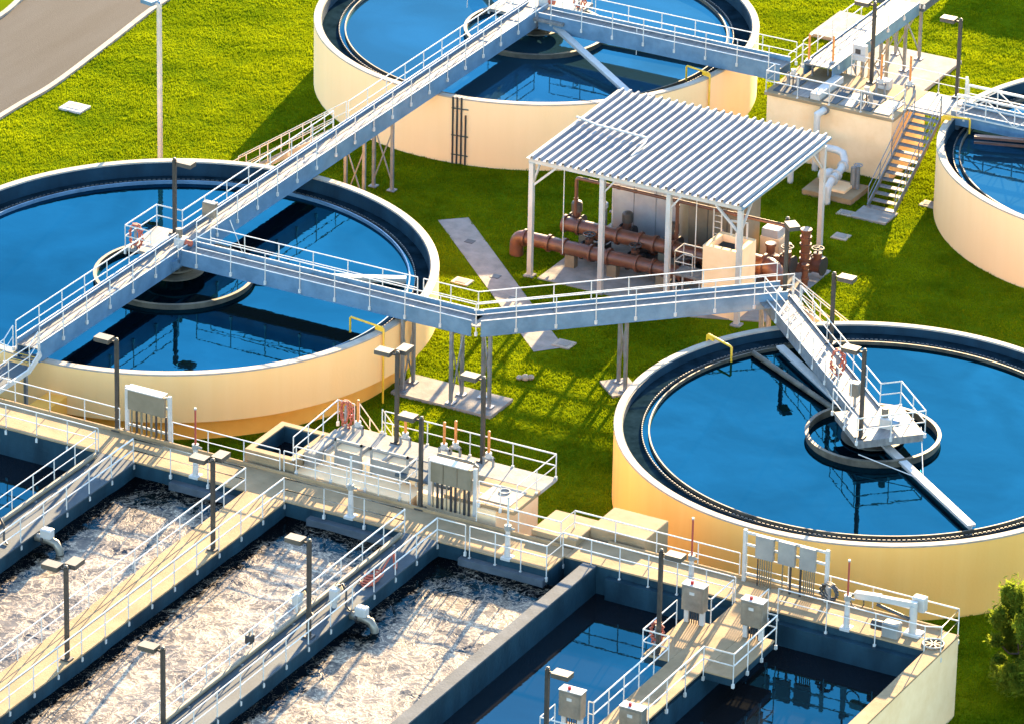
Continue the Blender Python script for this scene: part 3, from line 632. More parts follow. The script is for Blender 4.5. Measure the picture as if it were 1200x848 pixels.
# brown pipework
def pipe(label, path, r, flanges=(), bends=True, cat='pipe', group='brown pipes under the shelter', ma='rust', name='pipe_run', saddles=()):
    path = [Vector(p) for p in path]; pts = []
    for i, p in enumerate(path):
        if bends and 0 < i < len(path)-1:
            a, c = path[i-1], path[i+1]; k = min(r*2.2, (p-a).length*.45, (c-p).length*.45)
            q0, q1 = p+(a-p).normalized()*k, p+(c-p).normalized()*k
            for s in range(7):
                u_ = s/6; pts.append(q0*(1-u_)**2+p*2*u_*(1-u_)+q1*u_**2)
        else: pts.append(p)
    t = thing(name, pts[0], label, cat, group)
    MB().tube(pts, r, 16).build('barrel', ma, t, smooth=50)
    for s, fr in flanges:
        a, c = path[s], path[s+1]; q = a.lerp(c, fr); d_ = (c-a).normalized()
        MB().cyl(q-d_*.06, q+d_*.06, r*1.28, 14).build('flange', ma, t, smooth=40)
    for s, fr in saddles:
        q = path[s].lerp(path[s+1], fr); MB().bbox(q.x-.25,q.y-.2,.04,q.x+.25,q.y+.2,q.z-r*.9,.02).build('saddle', 'panel', t)
    return t
pipe('thick brown pipe nearest the shelter front, bending into the lawn at its left end', [(9.15,15.45,-.05),(9.15,15.45,.95),(20.6,15.55,.95)], .33,
     [(1,.04),(1,.15),(1,.22),(1,.34),(1,.42),(1,.55),(1,.62),(1,.75),(1,.84)], saddles=[(1,.25),(1,.44),(1,.66)])
pipe('thick brown header pipe second from the front, raised higher', [(10.9,16.75,1.5),(20.5,16.75,1.5)], .34, [(0,.01),(0,.09),(0,.2),(0,.3),(0,.42),(0,.5),(0,.6),(0,.72),(0,.85),(0,.99)], saddles=[(0,.12),(0,.55)])
pipe('thin brown pipe carried high under the roof on a riser', [(11.35,17.1,1.6),(11.35,17.1,3.75),(22.3,17.1,3.75)], .085, [(0,.5),(1,.2),(1,.28),(1,.48),(1,.75),(1,.98)])
pipe('short brown riser joining the thin high pipe beside the grey cladding', [(16.6,17.1,1.5),(16.6,17.1,3.72)], .085, [(0,.3),(0,.9)], bends=False)
pipe('big brown pipe bending down on the right of the cream tower', [(19.2,17.4,1.35),(21.6,17.4,1.35),(21.6,17.4,.05)], .48, [(0,.3),(0,.75),(1,.8)])
pipe('brown pipe with stacked valves at the right end of the shelter', [(20.6,19.2,.6),(22.0,19.6,.6),(22.0,19.6,2.6)], .22, [(0,.5),(1,.25),(1,.4),(1,.62),(1,.8),(1,.98)])
pipe('short upright brown pipe stub behind the cream tower', [(20.7,18.6,.05),(20.7,18.6,2.0)], .2, [(0,.4),(0,.7),(0,.97)], bends=False)
def valve(x, y, z, label, wheel=True, motor=False):
    t = thing('pipe_valve', (x,y,z), label, 'valve', 'dark valves on the brown pipes')
    b = MB(); b.cyl((x-.28,y,z),(x+.28,y,z),.36,14); b.cyl((x,y,z),(x,y,z+.62),.2,10); b.build('body', 'rust', t, smooth=40)
    if wheel: b = MB(); b.torus((x,y,z+.85),(0,0,1),.28,.035,16,6); b.beam((x-.27,y,z+.85),(x+.27,y,z+.85),.04,.04); b.beam((x,y-.27,z+.85),(x,y+.27,z+.85),.04,.04); b.cyl((x,y,z+.6),(x,y,z+.9),.05,8); b.build('handwheel', 'dark', t, smooth=40)
    if motor: b = MB(); b.cyl((x,y,z+.6),(x,y,z+1.0),.26,12); b.sphere((x,y,z+1.0),.26,12,.5); b.build('motor_cap', 'lamphead', t, smooth=50)
    MB().cyl((x-.34,y,z),(x-.28,y,z),.45,14).build('flange', 'dark', t); MB().cyl((x+.28,y,z),(x+.34,y,z),.45,14).build('flange', 'dark', t)
valve(11.3,17.3,1.4,'brown pump valve with a pale cap at the left end of the raised pipe',False,True)
valve(13.6,18.0,1.1,'brown pump valve with a pale cap second from left, behind the second post',False,True)
valve(16.0,18.0,1.1,'brown pump valve with a pale cap third from left, in front of the grey cladding',False,True)
valve(18.3,18.0,1.0,'black handwheel valve behind the third front post')
valve(12.6,16.1,.7,'low black handwheel valve between the two thick pipes near the left post')
valve(15.0,16.1,.7,'low black handwheel valve between the two thick pipes in the middle')
valve(17.6,16.1,.7,'low black handwheel valve between the two thick pipes left of the tower')
valve(21.5,18.7,1.1,'handwheel valve on the right of the shelter near the stacked flanges')
valve(22.3,20.3,.6,'lowest valve at the right edge of the shelter slab')
t = thing('vertical_motor', (12.4,17.9,1.3), 'small upright grey motor standing behind the raised brown pipe', 'motor')
MB().cyl((12.4,17.9,.05),(12.4,17.9,2.2),.16,12).build('barrel', 'cabgrey', t, smooth=40); MB().cyl((12.4,17.9,2.2),(12.4,17.9,2.42),.2,12).build('cap', 'white', t, smooth=40)
b = thing('steel_enclosure', (14,19.6,0), 'tall pale grey clad enclosure standing under the shelter roof', 'enclosure')
MB().box(12.3,18.9,.05,15.8,20.5,3.7).build('cladding', 'tank_steel', b)
for x in (13.45, 14.6): MB().box(x-.02,18.885,.1,x+.02,18.9,3.65).build('seam', 'galv', b)
b = thing('steel_enclosure', (17.7,19.6,0), 'darker brown grey enclosure beside the pale one, under the right of the roof', 'enclosure')
MB().box(16.2,19.1,.05,19.2,20.5,3.5).build('cladding', 'panel', b)
for x in (17.2, 18.2): MB().box(x-.015,19.085,.1,x+.015,19.1,3.45).build('seam', 'dark', b)
t = thing('equipment_box', (20.0,20.3,0), 'pale stacked equipment boxes behind the right of the shelter', 'equipment')
MB().bbox(19.5,19.9,.05,20.5,20.9,1.6,.03).build('lower_box', 'cream', t); MB().bbox(19.55,19.95,1.6,20.4,20.8,2.0,.03).build('lid', 'white', t)
for x, y, l in ((12.0,18.0,'dark pump skid under the left end of the raised brown pipe'),(14.6,17.9,'dark pump skid behind the second post, before the grey cladding'),(17.2,18.0,'dark pump skid behind the third post, below the ladder')):
    t = thing('pump_skid', (x,y,.05), l, 'pump', 'dark pumps on the shelter slab')
    MB().bbox(x-.6,y-.4,.05,x+.6,y+.4,.3,.02).build('base', 'dark', t); b = MB(); b.cyl((x-.5,y,.65),(x+.25,y,.65),.28,12); b.build('motor', 'dark', t, smooth=40)
    b = MB(); b.sphere((x+.45,y,.7),.34,12); b.cyl((x+.45,y,.7),(x+.45,y-.5,1.1),.15,10); b.build('volute', 'rust', t, smooth=50)
for x, y, h_, l in ((13.0,16.75,3.1,'slim brown vent riser on the raised pipe near the second post'),(19.0,16.9,2.9,'slim brown vent riser on the raised pipe behind the white platform'),(20.9,20.0,1.5,'short brown flanged stub before the pale equipment boxes'),(21.2,18.1,1.7,'short brown flanged stub right of the cream tower'),(22.35,18.9,1.2,'lowest brown flanged stub at the right end of the shelter')):
    pipe(l, [(x,y,.1 if h_<2 else 1.5),(x,y,h_)], .07 if h_ > 2 else .15, [(0,.35),(0,.7),(0,.95)], bends=False)
# cream open topped tower
tw = thing('concrete_tower', (20.4,14.4,0), 'narrow cream tower with an open dark top at the front right of the shelter', 'tower')
b = MB(); x0,x1,y0,y1,z1 = 19.5,21.3,13.95,15.75,3.4; th = .25
outer = [(x0,y0),(x1,y0),(x1,y1),(x0,y1)]; inner = [(x0+th,y0+th),(x1-th,y0+th),(x1-th,y1-th),(x0+th,y1-th)]
vs_ = [(*p,0) for p in outer]+[(*p,z1) for p in outer]+[(*p,z1) for p in inner]+[(*p,z1-1.2) for p in inner]
b.add(vs_, [(i,(i+1)%4,4+(i+1)%4,4+i) for i in range(4)]+[(4+i,4+(i+1)%4,8+(i+1)%4,8+i) for i in range(4)]+[(8+i,8+(i+1)%4,12+(i+1)%4,12+i) for i in range(4)]+[(12,13,14,15)])
b.build('wall', 'cream', tw)
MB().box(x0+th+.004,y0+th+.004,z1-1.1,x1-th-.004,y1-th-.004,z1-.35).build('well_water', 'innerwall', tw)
b = MB(); b.tube([(20.1,15.6,z1),(20.1,15.6,z1+.7),(20.9,15.6,z1+.75),(20.9,15.6,z1)],.05,6); b.build('hoop', 'white', tw)
MB().cyl((20.7,14.9,z1-.4),(20.7,14.9,z1+.5),.05,8).build('stem', 'alu', tw)
lad = thing('access_ladder', (19.2,15.9,0), 'white ladder standing behind the cream tower', 'ladder')
for sx in (-.2,.2): MB().cyl((19.2+sx,16.0,.05),(19.2+sx,16.0,4.3),.035,6).build('rail', 'white', lad)
for i in range(13): MB().cyl((19.0,16.0,.4+i*.3),(19.4,16.0,.4+i*.3),.02,5).build('rung', 'white', lad)
pp = thing('access_platform', (18.7,14.4,0), 'small raised white platform with rails on the left of the cream tower', 'platform')
MB().bbox(17.95,14.1,1.5,19.42,15.1,1.62,.01).build('deck', 'deck', pp)
for x, y in ((18.0,14.15),(19.3,14.15),(18.0,15.05),(19.3,15.05)): MB().box(x-.04,y-.04,.05,x+.04,y+.04,1.5).build('leg', 'white', pp)
rail_run(pp, [(18.0,14.15,1.62),(18.0,15.05,1.62),(19.3,15.05,1.62)], spacing=.9, drop=0, ma='white'); rail_run(pp, [(18.0,14.15,1.62),(18.9,14.15,1.62)], spacing=.9, drop=0, ma='white')
for x, y in ((12.0,14.6),(13.0,17.6),(15.6,18.4),(17.4,14.8),(18.6,15.0)):
    o = MB().cyl((x,y,1.0),(x,y,ZE-.05),.025,5).build('hanging_cable', 'alu', None, origin=(x,y,1.0))
    tag(o, {12.0:'thin pale cable hanging from the shelter roof near the left post',13.0:'thin pale cable hanging just right of the second front post',15.6:'thin pale cable hanging in front of the grey cladding',17.4:'thin pale cable hanging left of the ladder',18.6:'thin pale cable hanging beside the small white platform'}[x], 'cable')
t = thing('pipe_stack', (22.0,17.2,0), 'tall grey bronze lamp like vent pipe with a beige cap near the shelter corner', 'pipe') if False else None

# white piping and pump set in front of the splitter building
wp = thing('white_pipe', (16.9,31.9,0), 'white bent pipe rising up the front of the flat topped building', 'pipe')
pts = [(16.9,32.1,3.0),(16.9,31.75,3.0),(16.75,31.6,2.9),(16.75,31.6,2.6),(16.75,31.6,1.0),(16.75,31.6,0)]
MB().tube(pts, .16, 12).build('barrel', 'alu', wp, smooth=50); MB().cyl((16.9,32.15,3.0),(16.9,32.0,3.0),.24,12).build('flange', 'galv', wp)
t = thing('white_pipe', (15.9,30.6,0), 'short white standpipe rising from the lawn behind the shelter roof edge', 'pipe')
MB().tube([(16.4,29.6,0),(16.4,29.6,1.7),(16.3,29.7,1.95),(16.0,30.2,2.0)],.15,10).build('barrel', 'alu', t, smooth=50)
slab([(17.5,28.6),(20.1,28.6),(20.1,30.6),(17.5,30.6)], .28, 'thick concrete pad under the white pump set', ma='concrete')
t = thing('pump_set', (19.0,29.6,.28), 'white pump set with bulky valves on a concrete pad before the flat topped building', 'pump')
MB().tube([(17.3,30.6,1.75),(18.3,30.6,1.75),(18.7,30.5,1.7),(18.95,30.2,1.45),(19.0,29.6,1.2),(19.0,28.6,1.0),(19.0,28.25,.8),(19.0,28.2,.4),(19.0,28.2,0)],.18,12).build('discharge_pipe', 'alu', t, smooth=50)
for y, z in ((29.9,1.32),(29.2,1.12),(28.75,1.02)): MB().cyl((19.0,y-.06,z),(19.0,y+.06,z),.28,14).build('flange', 'white', t, smooth=40)
b = MB(); b.sphere((18.4,29.7,.75),.42,14,.9); b.cyl((17.9,29.7,.75),(18.4,29.7,.75),.25,12); b.build('volute', 'alu', t, smooth=50)
MB().bbox(18.2,29.1,.28,19.5,30.2,.42,.02).build('base_frame', 'cream', t)
b = MB(); b.cyl((19.5,30.1,.28),(19.5,30.1,1.3),.16,10); b.build('motor', 'cabgrey', t, smooth=40)
b = MB(); b.cyl((19.75,30.0,.28),(19.75,30.0,1.5),.1,10); b.torus((19.75,30.0,1.5),(0,0,1),.2,.03,14,6); b.build('valve_stem', 'galv', t, smooth=40)
t = thing('black_pipe', (12.0,31.0,1), 'black inclined pipe from the wall of the top tank to the flat topped building', 'pipe')
MB().tube([(10.6,32.6,1.25),(11.6,32.7,1.1),(13.78,33.0,.35)],.17,10).build('barrel', 'dark', t, smooth=40); MB().cyl((10.85,32.62,1.22),(11.0,32.64,1.2),.27,12).build('flange', 'dark', t)

# ------------------------------------------------------------------ lawn odds and ends
def hatch(x, y, sx, sy, label, z=.07, ma='coping', lid=True):
    t = thing('access_hatch', (x,y,0), label, 'access cover', 'concrete covers set in the lawn')
    MB().bbox(x-sx/2,y-sy/2,-.03,x+sx/2,y+sy/2,z,.02).build('frame', ma, t)
    if lid: MB().bbox(x-sx*.3,y-sy*.3,z,x+sx*.3,y+sy*.3,z+.02,.005).build('lid', 'pad', t)
hatch(-17.8,19.8,1.25,1.0,'square white cover alone on the sunny lawn near the road',.12,'white')
hatch(8.5,11.4,.9,.7,'cover in the grass between the left tank and the grey path')
hatch(15.75,7.75,.9,.8,'cover touching the near end of the grey path')
hatch(21.3,25.0,.8,.7,'cover in the shaded grass behind the right shelter post')
hatch(20.3,27.6,.8,.6,'cover beside the foot of the long stair')
hatch(23.3,30.6,.9,.7,'cover in the bright grass between the stair and the edge tank',.07,'coping')
t = thing('sprinkler_head', (16.0,3.6,0), 'small pale knobbly valve box in the bright grass right of the leg slab', 'valve box')
b = MB(); b.sphere((16.0,3.6,.12),.2,10,.8); b.sphere((15.75,3.5,.1),.15,8,.8); b.sphere((16.2,3.75,.12),.16,8,.8); b.build('cap', 'coping', t, smooth=50)
for s, fr in ((.18,1),(.45,1),(.62,1)):
    x, y = 4.65+10.9*s, 17.5-10.7*s
    tag(MB().bbox(x-.22,y-.2,.02,x+.22,y+.2,.05,.005).build('path_cover','dark',None,origin=(x,y,0)), {.18:'dark iron cover near the far end of the grey path',.45:'dark iron cover halfway along the grey path',.62:'dark iron cover on the grey path nearest the cranked bridge'}[s], 'access cover')

# ------------------------------------------------------------------ aeration basins
ZD, ZF, ZQ = 3.7, 3.0, 2.38
YN = -46.0
bs = thing('aeration_basin', (22,-17,0), 'block of concrete aeration basins filling the foreground, with walkways between', 'basin')
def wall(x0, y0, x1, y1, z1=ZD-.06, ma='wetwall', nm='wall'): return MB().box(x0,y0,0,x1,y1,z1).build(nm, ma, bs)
def walk(x0, y0, x1, y1, ma='concrete', z=ZD): return MB().bbox(x0,y0,z-.07,x1,y1,z,.012).build('walkway', ma, bs)
# walls under the walkways (dark, wet) and the slabs on top
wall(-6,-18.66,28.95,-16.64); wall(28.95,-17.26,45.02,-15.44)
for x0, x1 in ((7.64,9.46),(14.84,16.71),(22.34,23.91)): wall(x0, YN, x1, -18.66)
MB().box(29.87,YN,0,30.43,-17.26,ZD-.1).build('divider_wall', 'wetwall', bs)
MB().bbox(29.85,YN,ZD-.1,30.45,-17.27,ZD-.03,.012).build('divider_cap', 'divider', bs)
wall(36.79, YN, 38.21, -17.26, ZD-.3)
MB().box(45.02,YN,0,45.62,-15.44,ZD-.1).build('end_wall', 'cream', bs); MB().bbox(45.0,YN,ZD-.1,45.64,-15.42,ZD-.02,.012).build('end_cap', 'concrete', bs)
MB().box(44.985,YN,2.2,45.017,-17.3,ZD-.11).build('end_wall_lining', 'wetwall', bs)
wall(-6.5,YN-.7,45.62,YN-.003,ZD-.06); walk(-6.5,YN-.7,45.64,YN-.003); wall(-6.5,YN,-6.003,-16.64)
walk(-6,-18.7,28.98,-16.6); walk(28.99,-17.3,44.99,-15.4)
walk(7.6,YN,9.5,-18.71,'plate'); walk(14.8,YN,16.75,-18.71); walk(22.3,YN,23.95,-18.71,'plate'); walk(36.75,YN,38.25,-17.31)
for x0, x1, y0, y1 in ((35.6,36.745,-23.2,-19.6),(38.255,39.55,-23.25,-19.55),(35.5,36.745,-31.5,-29.6),(38.255,39.4,-31.5,-29.6)):
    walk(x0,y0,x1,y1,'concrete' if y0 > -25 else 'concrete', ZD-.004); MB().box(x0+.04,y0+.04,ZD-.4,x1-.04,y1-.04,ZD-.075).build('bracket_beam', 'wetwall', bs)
# kerb along the far edge of the cross walkway, launder ledge below its near edge
for x0, x1, y in ((-6,28.4,-16.66),(30.0,44.9,-15.46)): MB().bbox(x0,y,ZD,x1,y+.1,ZD+.13,.01).build('kerb', 'concrete', bs)
for x0, x1, y in ((11.3,14.7,-18.66),(17.9,22.2,-18.66),(25.0,28.9,-18.66),(31.0,36.5,-17.26),(38.5,45.0,-17.26)):
    MB().box(x0,y-.35,2.2,x1,y-.002,3.32).build('effluent_ledge', 'divider' if y < -18 else 'wetwall', bs)
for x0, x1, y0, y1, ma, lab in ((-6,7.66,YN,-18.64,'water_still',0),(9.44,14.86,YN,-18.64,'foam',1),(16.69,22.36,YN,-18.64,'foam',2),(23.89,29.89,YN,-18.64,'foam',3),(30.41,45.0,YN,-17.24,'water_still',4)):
    if ma == 'foam':
        nx, ny = int((x1-x0)/.12), int((y1-y0)/.12); gx = np.linspace(x0, x1, nx+1); gy = np.linspace(y0, y1, ny+1); GX, GY = np.meshgrid(gx, gy)
        h = np.zeros_like(GX)
        for q in range(26):
            fr = rng.uniform(.8, 5.5); an = rng.uniform(0, 6.28); h += np.sin(GX*fr*np.cos(an)+GY*fr*np.sin(an)+rng.uniform(0,6.28)+1.2*np.sin(GX*.9+q)+1.2*np.sin(GY*.8+2*q))/fr**.8
        h = h/np.abs(h).max()*.05
        vs_ = np.stack([GX, GY, ZF+h], -1).reshape(-1,3); W_ = nx+1
        b = MB(); b.v = [tuple(p) for p in vs_]; b.f = [(j*W_+i, j*W_+i+1, (j+1)*W_+i+1, (j+1)*W_+i) for j in range(ny) for i in range(nx)]
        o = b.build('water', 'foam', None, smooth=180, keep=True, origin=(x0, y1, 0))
    else:
        b = MB(); b.add([(x0,y0,ZQ),(x1,y0,ZQ),(x1,y1,ZQ),(x0,y1,ZQ)], [(0,1,2,3)]); o = b.build('water', ma, keep=True)
    structure(o)

# guard rails round the basins
z = ZD
guard([(7.66,-18.66,z),(-3,-18.66,z)], 'guard rail along the near edge of the cross walkway at the left frame edge')
guard([(7.68,-43,z),(7.68,-18.9,z)], 'guard rail on the left side of the leftmost walkway between basins')
guard([(9.44,-43,z),(9.44,-18.76,z),(14.86,-18.76,z),(14.86,-43,z)], 'U shaped guard rail around the leftmost foaming basin', spacing=1.75)
guard([(16.70,-43,z),(16.70,-18.76,z),(22.38,-18.76,z),(22.38,-43,z)], 'U shaped guard rail around the second foaming basin from left', spacing=1.75)
guard([(23.90,-43,z),(23.90,-18.76,z),(25.2,-18.76,z)], 'guard rail on the right side of the walkway with the red hose', spacing=1.75)
guard([(25.4,-18.76,z),(28.93,-18.76,z),(28.93,-17.36,z),(36.7,-17.36,z)], 'stepped guard rail above the third foaming basin and divider wall', spacing=1.3, drop=.5)
guard([(-3,-16.55,z),(7.4,-16.55,z)], 'far side guard rail of the cross walkway left of the first lamp and rack')
guard([(10.0,-16.55,z),(15.2,-16.55,z)], 'far side guard rail between the beige rack and the dark square pool')
guard([(15.4,-16.55,z),(21.4,-16.55,z)], 'far side guard rail in front of the gate channels')
guard([(24.5,-16.55,z),(28.4,-16.55,z),(28.4,-15.35,z),(35.9,-15.35,z)], 'far side guard rail passing the cream block and stepping back', spacing=1.8)
guard([(36.2,-15.35,z),(45.55,-15.35,z),(45.6,-17.1,z),(45.0,-17.36,z),(38.6,-17.36,z)], 'guard rail looping round the right end of the cross walkway', spacing=1.9, drop=.45)
guard([(36.72,-17.6,z),(36.72,-19.55,z),(36.4,-19.55,z)], 'short guard rail beside the first steel cabinet, left of the mixer walkway')
guard([(35.58,-20.3,z),(35.58,-23.22,z),(36.72,-23.22,z),(36.72,-29.55,z),(36.5,-29.55,z)], 'guard rail on the left of the mixer walkway, wrapping a lamp', spacing=1.4, drop=.35)
guard([(35.5,-30.4,z),(35.5,-31.6,z),(36.7,-31.6,z),(36.7,-38,z)], 'guard rail left of the lower steel cabinet at the bottom edge')
guard([(38.28,-17.6,z),(38.28,-19.5,z),(39.58,-19.5,z),(39.58,-23.28,z),(38.28,-23.28,z),(38.28,-29.55,z),(38.5,-29.55,z)], 'guard rail on the right of the mixer walkway, round a side platform', spacing=1.4, drop=.4)

# landing and steps at the end of the long bridge
ld = thing('landing', (.05,-13.2,0), 'small stepped landing where the long bridge comes down at the left edge', 'landing')
MB().box(-.6,-16.5,3.5,.72,-12.9,3.6).build('deck', 'plate', ld)
for i in range(3):
    MB().box(-.5,-12.25-.28*(i+1),4.05-.17*(i+1)-.04,.6,-12.25-.28*i,4.05-.17*(i+1)).build('tread', 'plate', ld); MB().box(-.5,-12.25-.28*(i+1)-.004,4.05-.17*(i+1)+.001,.6,-12.25-.28*(i+1)+.05,4.05-.17*(i+1)+.006).build('nosing', 'yellow', ld)
MB().beam((.7,-12.2,3.95),(.7,-13.2,3.5),.06,.3).build('stringer', 'alu', ld); MB().box(.66,-16.5,3.4,.74,-13.15,3.62).build('edge_beam', 'alu', ld)
for y in (-13.3,-16.2): MB().box(.55,y-.07,0,.69,y+.07,3.5).build('leg', 'galv', ld)
rail_run(ld, [(.7,-12.4,4.0),(.7,-13.1,3.62),(.7,-16.4,3.62)], spacing=1.4, drop=.1); rail_run(ld, [(-.58,-12.4,4.0),(-.58,-13.1,3.62),(-.58,-16.4,3.62)], spacing=1.4, drop=.1)

# ------------------------------------------------------------------ splitter tank with a dark pool and gate channels
s2 = thing('splitter_tank', (19.5,-14.4,0), 'cream concrete tank with a square dark pool at its left and gate channels', 'tank')
ZP = 4.3
def open_box(nm, x0,y0,x1,y1,z1,th,depth,ma,wz,wm):
    b = MB(); outer = [(x0,y0),(x1,y0),(x1,y1),(x0,y1)]; inner = [(x0+th,y0+th),(x1-th,y0+th),(x1-th,y1-th),(x0+th,y1-th)]
    b.add([(*p,0) for p in outer]+[(*p,z1) for p in outer]+[(*p,z1) for p in inner]+[(*p,z1-depth) for p in inner],
      [(i,(i+1)%4,4+(i+1)%4,4+i) for i in range(4)]+[(4+i,4+(i+1)%4,8+(i+1)%4,8+i) for i in range(4)]+[(8+i,8+(i+1)%4,12+(i+1)%4,12+i) for i in range(4)]+[(12,13,14,15)])
    b.build(nm, ma, s2)
    ii = .006
    for a in ((x0+th,y0+th,x0+th+ii,y1-th),(x1-th-ii,y0+th,x1-th,y1-th),(x0+th+ii,y1-th-ii,x1-th-ii,y1-th),(x0+th+ii,y0+th,x1-th-ii,y0+th+ii)): MB().box(a[0],a[1],z1-depth+.01,a[2],a[3],z1-.06).build('pool_lining', 'wetwall', s2)
    MB().box(x0+th+.01,y0+th+.01,z1-depth+.01,x1-th-.01,y1-th-.01,wz).build('pool_water', wm, s2)
open_box('pool_wall', 13.4,-16.35,15.75,-13.3,ZP,.3,1.6,'creamlit',3.55,'water_still')
MB().box(15.76,-16.35,0,21.2,-14.9,ZP-.5).build('channel_block', 'cream', s2)
MB().box(15.76,-14.89,0,25.1,-12.3,ZP-.15).build('deck_block', 'cream', s2)
MB().box(21.4,-16.0,0,25.1,-14.9,ZP-.15).build('deck_block', 'cream', s2)
MB().bbox(15.76,-13.6,ZP-.149,25.9,-12.2,ZP,.02).build('deck_slab', 'pad', s2); MB().bbox(22.6,-15.9,ZP-.149,25.9,-13.61,ZP,.02).build('deck_slab', 'concrete', s2)
MB().bbox(19.9,-15.2,ZP-.149,22.59,-13.61,ZP-.02,.02).build('deck_slab', 'plate', s2)
for x in (16.4,17.7,18.9,20.0):
    MB().bbox(x-.06,-14.9,ZP-.49,x+.06,-13.62,ZP+.02,.01).build('channel_wall', 'pad', s2)
for i, x in enumerate((17.05,18.3,19.45)): MB().box(x-.45,-14.88,ZP-.6,x+.45,-13.65,ZP-.35).build('channel_water', 'divider' if i else 'concrete', s2)
for x0, x1, h_ in ((16.9,18.2,.75),(18.6,20.4,.75)):
    b = MB(); b.box(x0,-14.98,ZP-.5,x0+.08,-14.9,ZP+h_); b.box(x1-.08,-14.98,ZP-.5,x1,-14.9,ZP+h_); b.box(x0,-14.98,ZP+h_-.1,x1,-14.9,ZP+h_); b.box(x0+.08,-14.96,ZP-.4,x1-.08,-14.92,ZP+.25); b.build('stop_gate', 'cabgrey', s2)
for x in (18.6, 20.0): MB().bbox(x-.35,-16.39,ZP-1.2,x+.35,-16.36,ZP-.62,.005).build('inlet_plate', 'concrete', s2)
b = MB(); b.bbox(15.8,-15.6,ZP-.5,16.3,-13.0,ZP+.12,.02); b.build('ramp_trough', 'pad', s2)
rail_run(s2, [(15.7,-16.3,ZP),(15.5,-12.25,ZP),(16.3,-12.25,ZP)], spacing=1.5, drop=.1)
rail_run(s2, [(15.9,-16.4,ZP-.35),(20.8,-16.35,ZP-.35),(20.8,-14.95,ZP-.3)], spacing=1.6, drop=.2)
rail_run(s2, [(17.75,-12.2,ZP),(25.85,-12.2,ZP),(25.85,-15.6,ZP)], spacing=1.9, drop=.1)
rail_run(s2, [(24.3,-16.0,ZP),(25.3,-16.0,ZP)], spacing=1, drop=.1)
stair('metal_stair', (17.0,-12.1,ZP), (0,1,0), 3.6, 4.2, 1.1, 'stair dropping from the far side of the gate channel tank to the lawn', 'outdoor metal stairs', ma='alu', tread='concrete')
b = MB(); b.tube([(23.4,-14.6,ZP),(23.4,-14.6,ZP+.9),(23.2,-14.6,ZP+1.0),(21.6,-14.6,ZP+1.0)],.1,8); 
t = thing('bent_pipe', (23.4,-14.6,ZP), 'grey brown bent pipe on the deck right of the conduit rack', 'pipe'); b.build('barrel', 'panel', t, smooth=50)
for (x, y), l in (((16.75,-12.75),'orange gate stem on the gate channel tank beside the coiled red hose'),((19.0,-12.7),'orange gate stem next to the lamp on the gate channel deck'),
                  ((20.9,-12.8),'pair partner orange gate stem in the middle of the gate channel deck'),((21.25,-12.45),'orange gate stem standing far edge middle of the gate channel deck'),((22.9,-12.6),'orange gate stem right of the lamp, nearest the right end of the channel deck')):
    gate((x, y, ZP), l, .6, .95)
t = thing('deck_hatch', (24.9,-14.6,ZP), 'pale hatch with a lifting ring on the right end of the gate channel deck', 'access cover')
MB().bbox(24.0,-15.5,ZP,25.5,-14.0,ZP+.03,.01).build('plate', 'coping', t); MB().torus((24.7,-14.5,ZP+.06),(0,0,1),.22,.03,14,6).build('ring', 'galv', t)
# cream block beside it
bl = thing('concrete_block', (29.3,-15,0), 'plain cream concrete block with a stepped top left of the right tank', 'concrete block')
MB().bbox(26.95,-16.4,0,29.0,-14.25,4.0,.03).build('lower_block', 'creamlit', bl); MB().bbox(29.003,-15.15,0,31.5,-13.0,4.1,.03).build('upper_block', 'creamlit', bl)

# ------------------------------------------------------------------ racks, cabinets, stems, pipes on the walkways
def rack(x0, x1, y, z, label, boxes, stripes, panel='panel', h=2.25, cover=False, depth=.22):
    t = thing('conduit_rack', ((x0+x1)/2,y,z), label, 'electrical rack', 'conduit racks at the cross walkway')
    for x in (x0, x1): MB().box(x-.07,y-.07,z,x+.07,y+.07,z+h).build('upright', 'white', t)
    for zz in (h-.12, h*.72, .35): MB().box(x0+.07,y-.03,z+zz-.05,x1-.07,y+.03,z+zz+.05).build('crossbar', 'white', t)
    for bx0, bx1 in boxes: MB().bbox(bx0,y-depth,z+h*.55,bx1,y-.04,z+h*.98,.02).build('cabinet', panel, t)
    if cover: MB().beam(((x0+x1)/2-.9+.0,y-.16,z+h+.06),((x0+x1)/2+.9,y-.16,z+h+.06),.5,.05).build('sunshade', 'white', t)
    for sx, r_, ma in stripes: MB().cyl((sx,y-.12,z),(sx,y-.12,z+h*.56),r_,6).build('conduit', ma, t)
    return t
rack(7.65,9.75,-16.35,ZD,'white framed rack with one wide beige box and dark conduits behind the first walkway',[(7.8,9.6)],[(7.95+.24*i,.05 if i%3 else .035,'dark' if i%2 else 'panel') for i in range(8)],h=2.1,cover=True)
rack(22.0,24.1,-15.95,ZD,'white framed rack with three beige boxes at the head of the hose walkway',[(22.12,22.7),(22.72,23.35),(23.37,24.0)],[(22.2+.21*i,.055 if i%3 else .03,'dark' if i%3 else 'panel') for i in range(9)],h=2.15,cover=True)
rack(36.2,39.85,-15.55,ZD,'wide white frame with three grey boxes and ochre conduits before the right tank',[(36.75,37.55),(37.75,38.5),(38.7,39.4)],[(36.85+.1*i,.028,'panel' if i else 'dark') for i in range(7)]+[(37.95,.03,'panel'),(38.3,.05,'dark'),(38.75,.05,'dark')]+[(38.9+.09*i,.028,'panel') for i in range(6)],panel='cabgrey',h=2.3)
